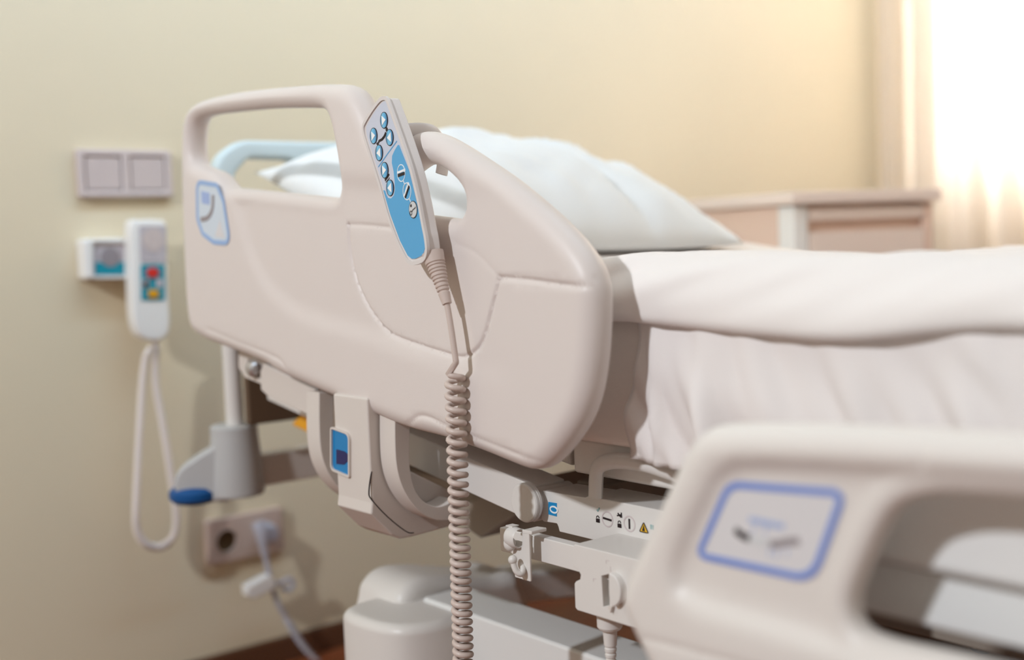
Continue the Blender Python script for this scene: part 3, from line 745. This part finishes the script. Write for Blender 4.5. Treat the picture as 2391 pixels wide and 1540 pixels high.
# thick cover on top
def cover(u, v):
    y = 0.80 - 1.33 * u
    far = 1.515
    s_ = v
    hemz = 0.690 - 0.010 * nz(y * 7, 0, 2) + 0.004 * math.sin(y * 19)
    bul = 0.006 * nz(y * 8, 0.4, 7)
    if s_ < 0.14:
        t = s_ / 0.14; a = math.pi * (0.95 - 0.95 * t)
        x = 0.7235 - bul - 0.009 * math.cos(a); z = hemz - 0.006 - 0.009 * math.sin(a)
    elif s_ < 0.36:
        t = (s_ - 0.14) / 0.22; a = t * math.pi / 2
        x = 0.7145 - bul * (1 - t) + 0.058 * (1 - math.cos(a)); z = (hemz - 0.006) + (0.7285 - hemz + 0.006) * math.sin(a)
    else:
        t = (s_ - 0.36) / 0.64; x = 0.7725 + (far - 0.7725) * t; z = 0.7285 - 0.0155 * min(1, t / 0.3)
    k = min(1, max(0, s_ - 0.12) / 0.2)
    z += k * (0.007 * max(-0.3, nz(x * 5 + 3, y * 5, 1.3)) + 0.007 * max(-0.3, nz(x * 13, y * 9 + x * 9, 5)) + 0.0024 * max(-0.6, nz(x * 34 + y * 22, y * 18, 8)) + 0.0045 - 0.004 * min(1, max(0, s_ - 0.36) / 0.2))
    if 0.14 < s_ < 0.5: x -= 0.016 * nz(y * 14 + s_ * 9, s_ * 5, 3.3) * math.sin(math.pi * (s_ - 0.14) / 0.36)
    z += lift(y) * 0.9
    return (x, y, z)
cv = MB().grid(cover, 170, 110).build('bed_cover', 'blanket', None, 180, False); solid(cv, 0.004)
tag(cv, 'thick white bed cover spread over the mattress with a folded hem', 'bed cover')
# pillow
pl = MB()
ca, sa = math.cos(0.274), math.sin(0.274)
cyw, syw = math.cos(-0.07), math.sin(-0.07)
def pillow(side):
    def f(u, v):
        a, b = u * 2 - 1, v * 2 - 1
        x = a * 0.295; y = b * 0.195
        e = max(0, (1 - abs(a) ** 2.3)) ** 0.62 * max(0, (1 - abs(b) ** 2.3)) ** 0.55
        h = (0.099 if side > 0 else 0.04) * e
        wv = 0.012 * nz(a * 3 + 5, b * 3, 2) + 0.009 * nz(a * 8 + b * 3, b * 4, 7) + 0.004 * nz(a * 20 + b * 8, b * 9, 3) - 0.022 * math.exp(-((a - 0.42 + 0.25 * (b + 1)) / 0.06) ** 2) * max(0, min(1, (0.3 - b) / 0.5))
        h += wv * e ** 0.5 * side if side > 0 else 0
        h *= side
        yy, zz = y * ca - h * sa, y * sa + h * ca
        zz -= 0.039 * x
        return (1.088 + x * cyw - yy * syw, 1.328 + x * syw + yy * cyw, 0.798 + zz)
    return f
pl.grid(pillow(1), 64, 40); pl.grid(pillow(-1), 64, 40)
bmw = pl.build('pillow', 'pillow', None, 180, False)
me = bmw.data; bm = bmesh.new(); bm.from_mesh(me); bmesh.ops.remove_doubles(bm, verts=bm.verts[:], dist=0.0015); bmesh.ops.recalc_face_normals(bm, faces=bm.faces[:]); bm.to_mesh(me); bm.free()
tag(bmw, 'plump white pillow lying on the raised head of the bed', 'pillow')

# ================================================================== hand control hooked on the rail
phi = math.radians(7)
FHc = Frame(V(0.634, 0.90, 0.80), (-math.sin(phi), -math.cos(phi), 0), (0, 0, 1))
def hz(x, y): return FHc.px(820 + x / 2.961, 210 + y / 2.961)
hc = thing('hand_control', FHc.at(0, 0), 'grey bed hand control with blue keypad hooked over the head side rail', 'remote control')
ho = [hz(*p) for p in smooth([(231, 56), (203, 70), (150, 138), (100, 222), (88, 262), (97, 325), (130, 430), (198, 645), (260, 868), (328, 1050), (384, 1162), (408, 1190), (442, 1196), (504, 1172), (526, 1115), (518, 1020), (503, 945), (468, 762), (418, 552), (348, 338), (288, 168), (254, 76), (245, 60)])]
hi_ = [hz(*p) for p in smooth([(236, 78), (212, 92), (166, 150), (118, 232), (106, 268), (116, 330), (148, 432), (216, 645), (276, 862), (342, 1040), (396, 1144), (424, 1166), (452, 1164), (500, 1138), (517, 1085), (508, 1000), (486, 905), (454, 762), (404, 556), (336, 344), (276, 176), (248, 92)])]
body = MB().slab(FHc, ho, -0.0135, 0.0, 0.0035, bseg=4); hob = body.build('housing', 'housing', hc)
MB().stroke(FHc, resample(ho, 0.003), 0.0036, -0.0015, 0.0014, True).build('rim', 'housing', hc)
fp = MB().slab(FHc, hi_, -0.001, 0.0005).build('faceplate', 'lilac', hc); lab(fp, 'lilac printed faceplate')
blue = [hz(*p) for p in roundpoly([(332, 372), (404, 556), (454, 762), (486, 905), (508, 1000), (517, 1085), (500, 1138), (452, 1164), (424, 1166), (396, 1144), (342, 1040), (276, 862), (226, 690), (238, 696), (246, 722), (258, 745), (280, 750), (300, 728), (308, 690), (306, 640), (298, 560), (286, 505), (288, 455), (306, 415)], 8, 4)]
MB().slab(FHc, [p for p in blue], 0.0004, 0.0008).build('blue_panel', 'sky_blue', fp)
def hellipse(c, r, k=28, sx=1.0): return [(c[0] + r * sx * math.cos(2 * math.pi * i / k), c[1] + r * math.sin(2 * math.pi * i / k)) for i in range(k)]
RB = 0.0073
for (x, y), s_ in (((233, 209), 1), ((161, 317), 1), ((272, 328), -1), ((199, 434), -1), ((237, 554), 1), ((275, 676), -1)):
    c = hz(x, y)
    b_ = MB().slab(FHc, hellipse(c, RB), 0.0004, 0.0013, 0.0004).build('button', 'button_blue', hc)
    MB().stroke(FHc, hellipse(c, RB), 0.0009, 0.0004, 0.0012, True).build('button_rim', 'ink', b_)
    q = [(c[0] - s_ * 0.0036, c[1] - 0.0046), (c[0] + s_ * 0.0044, c[1]), (c[0] - s_ * 0.0036, c[1] + 0.0046)]
    MB().slab(FHc, q, 0.0010, 0.0016).build('arrow', 'print_white', b_)
c = hz(436, 826)
kb = MB().slab(FHc, hellipse(c, 0.0075), 0.0006, 0.0015, 0.0004).build('button', 'key_grey', hc); lab(kb, 'grey lock key button')
MB().stroke(FHc, hellipse(c, 0.0075), 0.0009, 0.0006, 0.0014, True).build('button_rim', 'ink', kb)
kk_ = MB()
kk_.stroke(FHc, [hz(420, 793), hz(428, 806)], 0.0012, 0.0012, 0.0018); kk_.stroke(FHc, [hz(428, 792), hz(420, 806)], 0.0012, 0.0012, 0.0018)
kk_.stroke(FHc, [hz(430, 842), hz(438, 826), (hz(450, 818)), hz(456, 808)], 0.0008, 0.0012, 0.0018)
cq = hz(424, 850); kk_.stroke(FHc, hellipse(cq, 0.0019, 14), 0.0007, 0.0012, 0.0018, True)
kk_.build('key_symbol', 'ink', kb)
st = MB()
st.stroke(FHc, [hz(x, y) for x, y in ((181, 366), (187, 378), (198, 352), (216, 342), (232, 322), (244, 294))], 0.0024, 0.0004, 0.0008)
st.stroke(FHc, [hz(218, 345), hz(234, 326), hz(245, 300)], 0.0016, 0.0004, 0.0008)
st.slab(FHc, hellipse(hz(250, 273), 0.0021, 16), 0.0004, 0.0008)
st.build('pictogram', 'ink', fp)
MB().stroke(FHc, [hz(192, 531), hz(256, 440), hz(320, 353)], 0.0012, 0.0004, 0.0007).build('divider_line', 'line_blue', fp)
sb_ = MB(); sb_.stroke(FHc, [hz(238, 624), hz(262, 592)], 0.0022, 0.0004, 0.0008); sb_.stroke(FHc, [hz(244, 638), hz(270, 606)], 0.0008, 0.0004, 0.0008); sb_.slab(FHc, hellipse(hz(265, 586), 0.0011, 10), 0.0004, 0.0008)
sb_.build('pictogram', 'ink', fp)
wp = MB()
for cc_ in ((352, 574), (392, 700)): wp.stroke(FHc, hellipse(hz(*cc_), 0.0077), 0.0008, 0.0007, 0.0011, True)
wp.stroke(FHc, [hz(366, 626), hz(377, 654)], 0.0008, 0.0007, 0.0011); wp.stroke(FHc, [hz(408, 750), hz(419, 776)], 0.0008, 0.0007, 0.0011)
wp.stroke(FHc, [hz(328, 571), hz(352, 562), hz(374, 552)], 0.0020, 0.0007, 0.0012); wp.stroke(FHc, [hz(373, 742), hz(388, 690), hz(400, 650)], 0.0024, 0.0007, 0.0012)
wp.slab(FHc, hellipse(hz(375, 555), 0.0018, 12), 0.0007, 0.0012); wp.slab(FHc, hellipse(hz(401, 652), 0.0020, 12), 0.0007, 0.0012)
wp.build('pictogram', 'print_white', fp)
bd = MB(); bd.stroke(FHc, [hz(330, 592), hz(378, 574)], 0.0026, 0.0007, 0.0013); bd.stroke(FHc, [hz(380, 744), hz(408, 664)], 0.0022, 0.0009, 0.0014)
bd.build('pictogram', 'ink', fp)
# hook over the handle
cyH = FR.px(1000, 345); yk = -cyH[0]; zk = cyH[1]
hk = MB(); yh = yk + 0.012
path = smooth([(0.646, yh, zk - 0.02), (0.648, yh, zk + 0.010), (0.660, yh, zk + 0.0165), (0.688, yh, zk + 0.0165), (0.699, yh, zk + 0.004), (0.700, yh, zk - 0.014), (0.698, yh, zk - 0.024)], False, 5)
hk.tube(path, 0.0024, 12, flat=(1, 3.0))
hk.build('hook', 'housing', hc)
# strain relief and cord
Fc2 = FX(0.6415)
p0 = Fc2.at(*Fc2.px(1010, 590)); p1 = Fc2.at(*Fc2.px(1022, 632)); p2 = Fc2.at(*Fc2.px(1044, 709))
pa, ra = [], []
N = 66
for i in range(N + 1):
    t = i / N
    p = (1 - t) ** 2 * p0 + 2 * t * (1 - t) * p1 + t * t * p2
    r = 0.0102 - 0.0058 * t ** 1.2
    if 0.26 < t < 0.86: r -= 0.0011 * (1 if math.sin((t - 0.26) * 2 * math.pi * 15) > 0.35 else 0)
    pa.append(p); ra.append(r)
MB().tube(pa, ra, 20).build('strain_relief', 'cord_beige', hc, 30)
cpts = [Fc2.at(*Fc2.px(x, y)) for x, y in ((1043, 706), (1050, 745), (1057, 790), (1062, 825), (1065, 845))]
cx0, cy0 = 1063, 872
turns = []
y = 872.0
axis_px = lambda yy: 1062 + (yy - 872) * 0.0295
npts = []
ang = 0.0; pitch0 = 27.0; yy = 872.0
Fc3 = FX(0.648)
while yy < 2450:
    pitch_ = 27 - 8 * min(1, max(0, (yy - 900) / 420))
    c_ = Fc3.px(axis_px(yy), yy); cpt = Fc3.at(c_[0], c_[1])
    
    R_ = 0.0073
    npts.append(cpt + V(-math.cos(ang) * R_, -math.sin(ang) * R_, 0))
    ang += 2 * math.pi / 22; yy += pitch_ / 22
e_ = npts[-1]
tail = smooth([tuple(npts[-4]), tuple(e_), tuple(e_ + V(0.012, 0, -0.022)), tuple(e_ + V(0.05, 0, -0.035)), tuple(e_ + V(0.11, 0, 0.01)), tuple(e_ + V(0.145, 0, 0.10)), (0.815, e_.y, 0.262)], False, 6)[7:]
cpath = smooth(cpts, False, 5) + npts + tail
MB().tube(cpath, 0.0029, 10).build('coiled_cord', 'cord_beige', hc, 180, False)

# ================================================================== hook clip on the accessory rail
FZc = FX(0.690)
hcl = thing('accessory_hook', FZc.at(*FZc.px(1220, 1290)), 'small white clip-on hook sliding on the accessory rail under the bed', 'hook')
def zz5(F, x, y, n=0.0): return F.px(1100 + x / 2.962, 1020 + y / 2.962, n)
def zz3(x, y, n): return FZc.at(*zz5(FZc, x, y, n), n)
pl5 = [zz5(FZc, *p) for p in ((352, 662), (385, 655), (400, 670), (411, 1000), (303, 968), (288, 850), (290, 745), (352, 760))]
MB().slab(FZc, roundpoly(pl5, 0.001, 3), -0.0022, 0.0, 0.0006).build('hook_plate', 'white_metal', hcl)
MB().slab(FX(0.70), roundpoly([zz5(FZc, *p) for p in ((352, 640), (420, 650), (420, 676), (385, 668), (355, 668))], 0.001, 2), -0.008, 0.0102, 0.0006).build('hook_top', 'white_metal', hcl)
c3 = zz3(312, 690, 0.0)
cl = MB()
cl.tube([c3 + V(0.0075 * math.cos(t) - 0.002, 0, 0.0085 * math.sin(t)) for t in [math.radians(a) for a in range(40, 330, 15)]], 0.0014, 8, flat=(1, 5))
cl.build('clamp', 'white_metal', hcl)
MB().ball(zz3(268, 738, 0.004), 0.0068, 16, (0.8, 1, 1)).build('clamp_screw', 'white_metal', hcl)
lp = [zz5(FZc, *p) for p in ((262, 603), (308, 612), (306, 620), (262, 611))]
MB().slab(FZc, lp, -0.004, 0.004).build('clamp_lip', 'white_metal', hcl)
hp = [zz3(x, y, n) for x, y, n in ((350, 880, 0.0), (358, 920, 0.003), (345, 945, 0.006), (315, 930, 0.009), (297, 890, 0.010), (288, 848, 0.010))]
jh = MB(); jh.tube(smooth(hp, False, 5), 0.0028, 12); jh.ball(hp[-1], 0.0044, 14); jh.build('hook_arm', 'white_metal', hcl)

# ================================================================== plug under the control box
FPl = FX(0.722); pc = FPl.at(*FPl.px(1423, 1440))
cplug = thing('cable_connector', pc, 'white round cable connector plugged into the underside of the control box', 'connector')
s_ = 0.00037
MB().lathe(pc + V(0, 0, 0.012), (0, 0, -1), [(0, 0.0095), (0.006, 0.0100), (0.0075, 0.0113), (0.020, 0.0113), (0.0225, 0.0098)], 32).build('connector_collar', 'white_metal', cplug, 30)
pr = []
for i in range(40):
    t = i / 39; r = 0.0066 - 0.0022 * t
    if t > 0.34: r -= 0.0008 * (1 if (i % 6) < 2 else 0)
    pr.append((0.0225 + 0.034 * t, r))
MB().lathe(pc + V(0, 0, 0.012), (0, 0, -1), pr, 20).build('strain_relief', 'white_metal', cplug, 30)
MB().tube(smooth([tuple(pc + V(0, 0, -0.042)), tuple(pc + V(0, 0.0, -0.07)), tuple(pc + V(0.03, 0.005, -0.10)), tuple(pc + V(0.12, 0.02, -0.11)), tuple(pc + V(0.30, 0.03, -0.08))], False, 6), 0.003, 10).build('cable', 'white_metal', cplug)

# ================================================================== things on the head wall
FW = FY(YW)
# double light switch
swt = thing('wall_switch', FW.at(*FW.px(280, 405)), 'pale double light switch on the wall above the nurse call unit', 'light switch')
so_ = [(0.706, 0.849), (0.866, 0.849), (0.866, 0.927), (0.706, 0.927)]
mid = (0.706 + 0.866) / 2
holes = [roundpoly([(x0, 0.860), (x1, 0.860), (x1, 0.916), (x0, 0.916)], 0.002, 3) for x0, x1 in ((0.718, mid - 0.007), (mid + 0.007, 0.854))]
MB().slab(FW, roundpoly(so_, 0.004, 4), 0.0, 0.014, 0.003, holes=holes).build('switch_frame', 'switch_plastic', swt)
for x0, x1 in ((0.718, mid - 0.007), (mid + 0.007, 0.854)):
    MB().slab(FW, roundpoly([(x0 + 0.0015, 0.8615), (x1 - 0.0015, 0.8615), (x1 - 0.0015, 0.9145), (x0 + 0.0015, 0.9145)], 0.002, 3), 0.002, 0.0115, 0.002).build('rocker', 'rocker', swt)
# nurse call socket box
FB1 = FY(YW - 0.036)
ncb = thing('nurse_call_unit', FW.at(*FW.px(245, 607)), 'white square nurse call unit with a teal stripe on the wall', 'nurse call unit')
q = FB1.pxs([(194, 556), (312, 556), (312, 650), (194, 650)])
x0, x1 = q[0][0], q[1][0]; z1, z0 = (q[0][1] + q[1][1]) / 2, (q[2][1] + q[3][1]) / 2
nh = roundpoly(FB1.pxs([(220, 568), (293, 568), (293, 643), (220, 643)]), 0.002, 3)
MB().slab(FW, roundpoly([(x0, z0), (x1, z0), (x1, z1), (x0, z1)], 0.006, 4), 0.0, 0.036, 0.005, holes=[nh]).build('unit_box', 'white_plastic', ncb)
MB().slab(FW, nh, 0.0, 0.031).build('unit_face', 'nurse_grey', ncb)
FB2 = FY(YW - 0.031)
MB().slab(FB2, FB2.pxs([(222, 612), (291, 612), (291, 641), (222, 641)]), -0.001, 0.0008).build('teal_stripe', 'teal', ncb)
cN = FB2.px(257, 600); MB().slab(FB2, hellipse(cN, 0.016, 24), -0.001, 0.0016, 0.0006).build('call_socket', 'picto_grey', ncb)
# nurse call handset
FN2 = FY(YW - 0.066)
nhs = thing('nurse_call_handset', FN2.at(*FN2.px(352, 650)), 'white nurse call handset with red and yellow buttons hanging from the wall unit', 'handset')
no = smooth(FN2.pxs([(308, 520), (330, 513), (370, 513), (388, 520), (391, 560), (393, 640), (397, 720), (398, 760), (390, 785), (370, 796), (345, 794), (325, 780), (314, 745), (310, 680), (308, 600)]))
MB().slab(FN2, no, -0.032, 0.0, 0.006, bseg=4).build('handset_body', 'white_plastic', nhs)
MB().slab(FN2, roundpoly(FN2.pxs([(325, 527), (388, 527), (388, 614), (328, 614)]), 0.003, 3), -0.001, 0.001).build('speaker_panel', 'nurse_grey', nhs)
MB().slab(FN2, hellipse(FN2.px(357, 560), 0.019, 24), 0.0005, 0.0016, 0.0004).build('speaker_disc', 'switch_plastic', nhs)
kp = MB().slab(FN2, roundpoly(FN2.pxs([(328, 617), (384, 617), (384, 701), (330, 701)]), 0.003, 3), -0.001, 0.0014).build('keypad', 'teal', nhs)
MB().slab(FN2, hellipse(FN2.px(355, 636), 0.0085, 20, 1.25), 0.001, 0.004, 0.001).build('button', 'btn_red', kp)
MB().slab(FN2, roundpoly(FN2.pxs([(345, 676), (369, 676), (369, 695), (345, 695)]), 0.003, 3), 0.001, 0.0035, 0.001).build('button', 'btn_yellow', kp)
gk = MB()
for a, b, c_, d in ((333, 650, 347, 671), (364, 650, 379, 671), (331, 654, 345, 672)): gk.slab(FN2, roundpoly(FN2.pxs([(a, b), (c_, b), (c_, d), (a, d)]), 0.002, 3), 0.001, 0.0024, 0.0006)
gk.build('keypad_key', 'nurse_grey', kp)
MB().slab(FY(YW), FN2.pxs([(318, 600), (365, 600), (365, 640), (318, 640)], -0.03), 0.0, 0.036, 0.003).build('handset_holder', 'white_plastic', nhs)
FN3 = FY(YW - 0.055)
cpx = smooth([(362, 790), (364, 815), (362, 840), (364, 900), (378, 980), (393, 1070), (405, 1150), (412, 1210), (405, 1250), (385, 1272), (362, 1277), (338, 1268), (321, 1240), (317, 1200), (320, 1120), (326, 1000), (332, 900), (340, 835), (352, 808)], False, 14)
cp3 = [FN3.at(*FN3.px(x, y), 0.0) for i, (x, y) in enumerate(cpx)]
q2 = [cp3[0]]; L = 0
dense = []
for i in range(len(cp3) - 1):
    for k in range(6): dense.append(cp3[i].lerp(cp3[i + 1], k / 6))
rr = [0.0056 + 0.0012 * math.sin(i * 1.25) if 40 < i < len(dense) - 60 else 0.0040 for i in range(len(dense))]
MB().tube(dense, rr, 12).build('handset_cord', 'nurse_cord', nhs, 180, False)
# double power outlet
pow_ = thing('power_outlet', FW.at(0.963, 0.247), 'beige double power outlet low on the wall under the bed head', 'power outlet')
oo = [(0.888, 0.207), (1.038, 0.207), (1.038, 0.287), (0.888, 0.287)]
cA, cB = (0.926, 0.245), (1.000, 0.248)
MB().slab(FW, roundpoly(oo, 0.005, 4), 0.0, 0.014, 0.003, holes=[hellipse(cA, 0.0205, 32), hellipse(cB, 0.0205, 32)]).build('outlet_frame', 'socket_plastic', pow_)
for c_ in (cA, cB):
    wl = MB().lathe(FW.at(c_[0], c_[1], 0.0005), (0, -1, 0), [(0, 0.0205), (0.004, 0.0205), (0.0042, 0.0200)], 28).build('outlet_well', 'socket_dark', pow_)
    MB().slab(FW, hellipse(c_, 0.0225, 32), 0.013, 0.0155, 0.001, holes=[hellipse(c_, 0.0195, 32)]).build('outlet_ring', 'socket_plastic', pow_)
# power cord
FG1 = FY(YW - 0.045)
pcd = thing('mains_cable', FG1.at(*FG1.px(606, 1232)), 'grey bed power cord with coiled end plugged into the wall outlet', 'power cord')
pg_ = MB().lathe(FW.at(cB[0], cB[1], 0.006), (0, -1, 0), [(0, 0.0185), (0.022, 0.0185), (0.030, 0.015), (0.038, 0.012)], 24)
g0 = FG1.at(*FG1.px(606, 1232))
pg_.tube([g0 + V(0, 0.005, 0.008), g0 + V(0.001, -0.002, -0.004), FG1.at(*FG1.px(614, 1270)), FG1.at(*FG1.px(620, 1300))], [0.013, 0.012, 0.0085, 0.006], 16)
pg_.build('plug', 'plug_grey', pcd, 40)
cw = [FG1.at(*FG1.px(x, y), 0.0) for x, y in smooth([(620, 1298), (627, 1335), (640, 1385), (655, 1420), (672, 1448)], False, 5)]
MB().tube(cw, 0.0048, 10).build('cord', 'plug_grey', pcd)
hx = [FG1.at(*FG1.px(x, y), 0.0) for x, y in smooth([(672, 1448), (690, 1480), (715, 1515), (745, 1545), (785, 1580)], False, 30)]
cl2 = []
for i, p in enumerate(hx):
    for k in range(3):
        a = (i * 3 + k) * 2 * math.pi / 27.0; pp_ = p if i == len(hx) - 1 else p.lerp(hx[i + 1], k / 3)
        cl2.append(pp_ + V(math.cos(a) * 0.0075, math.sin(a) * 0.0075, -math.cos(a) * 0.005))
MB().tube(cl2, 0.0026, 8).build('coiled_section', 'plug_grey', pcd, 180, False)
FG2 = FY(YW - 0.055)
MB().slab(FG2, roundpoly(FG2.pxs([(573, 1368), (625, 1340), (640, 1352), (640, 1372), (590, 1397), (574, 1390)]), 0.004, 4), -0.016, 0.006, 0.003).build('cord_hook', 'white_plastic', pcd)
MB().tube([FG2.at(*FG2.px(x, y), -0.006) for x, y in smooth([(636, 1362), (660, 1362), (678, 1352), (688, 1362), (680, 1378), (662, 1374)], False, 4)], 0.0045, 10).build('cord_hook_arm', 'plug_grey', pcd)

# ================================================================== bedside cabinet beyond the bed
FCb = Frame(V(0, 0, 0), (1, 0, 0), (0, 0, 1))
cab = thing('bedside_cabinet', (2.1, 1.55, 0), 'pale wooden bedside cabinet with white corner beyond the bed', 'cabinet')
ang = math.radians(-13)
dv = V(math.cos(ang), math.sin(ang), 0); ev = V(-math.sin(ang), math.cos(ang), 0)
fy = FY(1.33); nc = fy.at(*fy.px(1853, 470)); nc.z = 0
FCf = Frame(nc, dv, (0, 0, 1))
Wd, Dp, Ht = 0.335, 0.50, 0.815
fq = FCf
topz = fq.px(1853, 448)[1]
MB().slab(fq, roundpoly([(-0.012, topz - 0.022), (Wd + 0.012, topz - 0.022), (Wd + 0.012, topz), (-0.012, topz)], 0.003, 3), -Dp, 0.012, 0.004).build('cabinet_top', 'cabinet', cab)
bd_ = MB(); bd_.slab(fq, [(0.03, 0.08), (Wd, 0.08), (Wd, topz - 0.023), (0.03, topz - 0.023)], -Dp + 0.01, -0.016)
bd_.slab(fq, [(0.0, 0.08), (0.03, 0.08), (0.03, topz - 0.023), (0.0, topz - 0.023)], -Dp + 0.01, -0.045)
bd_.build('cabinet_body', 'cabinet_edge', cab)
MB().slab(fq, roundpoly([(0.0, 0.0), (0.032, 0.0), (0.032, topz - 0.0235), (0.0, topz - 0.0235)], 0.004, 3), -0.045, 0.0, 0.004).build('corner_post', 'cabinet_white', cab)
zg = fq.px(1900, 516)[1], fq.px(1900, 543)[1]
MB().slab(fq, [(0.036, zg[0]), (Wd - 0.022, zg[0]), (Wd - 0.022, topz - 0.030), (0.036, topz - 0.030)], -0.014, 0.0, 0.002).build('drawer_front', 'cabinet', cab)
MB().slab(fq, [(0.036, 0.46), (Wd - 0.022, 0.46), (Wd - 0.022, zg[1]), (0.036, zg[1])], -0.014, 0.0, 0.002).build('drawer_front', 'cabinet', cab)
MB().slab(fq, [(0.036, 0.10), (Wd - 0.022, 0.10), (Wd - 0.022, 0.45), (0.036, 0.45)], -0.014, 0.0, 0.002).build('cabinet_door', 'cabinet', cab)
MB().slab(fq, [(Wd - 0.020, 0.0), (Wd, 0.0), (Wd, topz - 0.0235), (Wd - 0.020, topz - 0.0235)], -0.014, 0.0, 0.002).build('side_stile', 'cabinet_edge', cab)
lg = MB()
for a_, n_ in ((0.06, -Dp + 0.05), (Wd - 0.05, -Dp + 0.05), (Wd - 0.05, -0.06)): MB().tube([fq.at(a_, 0.0, n_), fq.at(a_, 0.082, n_)], 0.014, 12).build('leg', 'cabinet_white', cab)
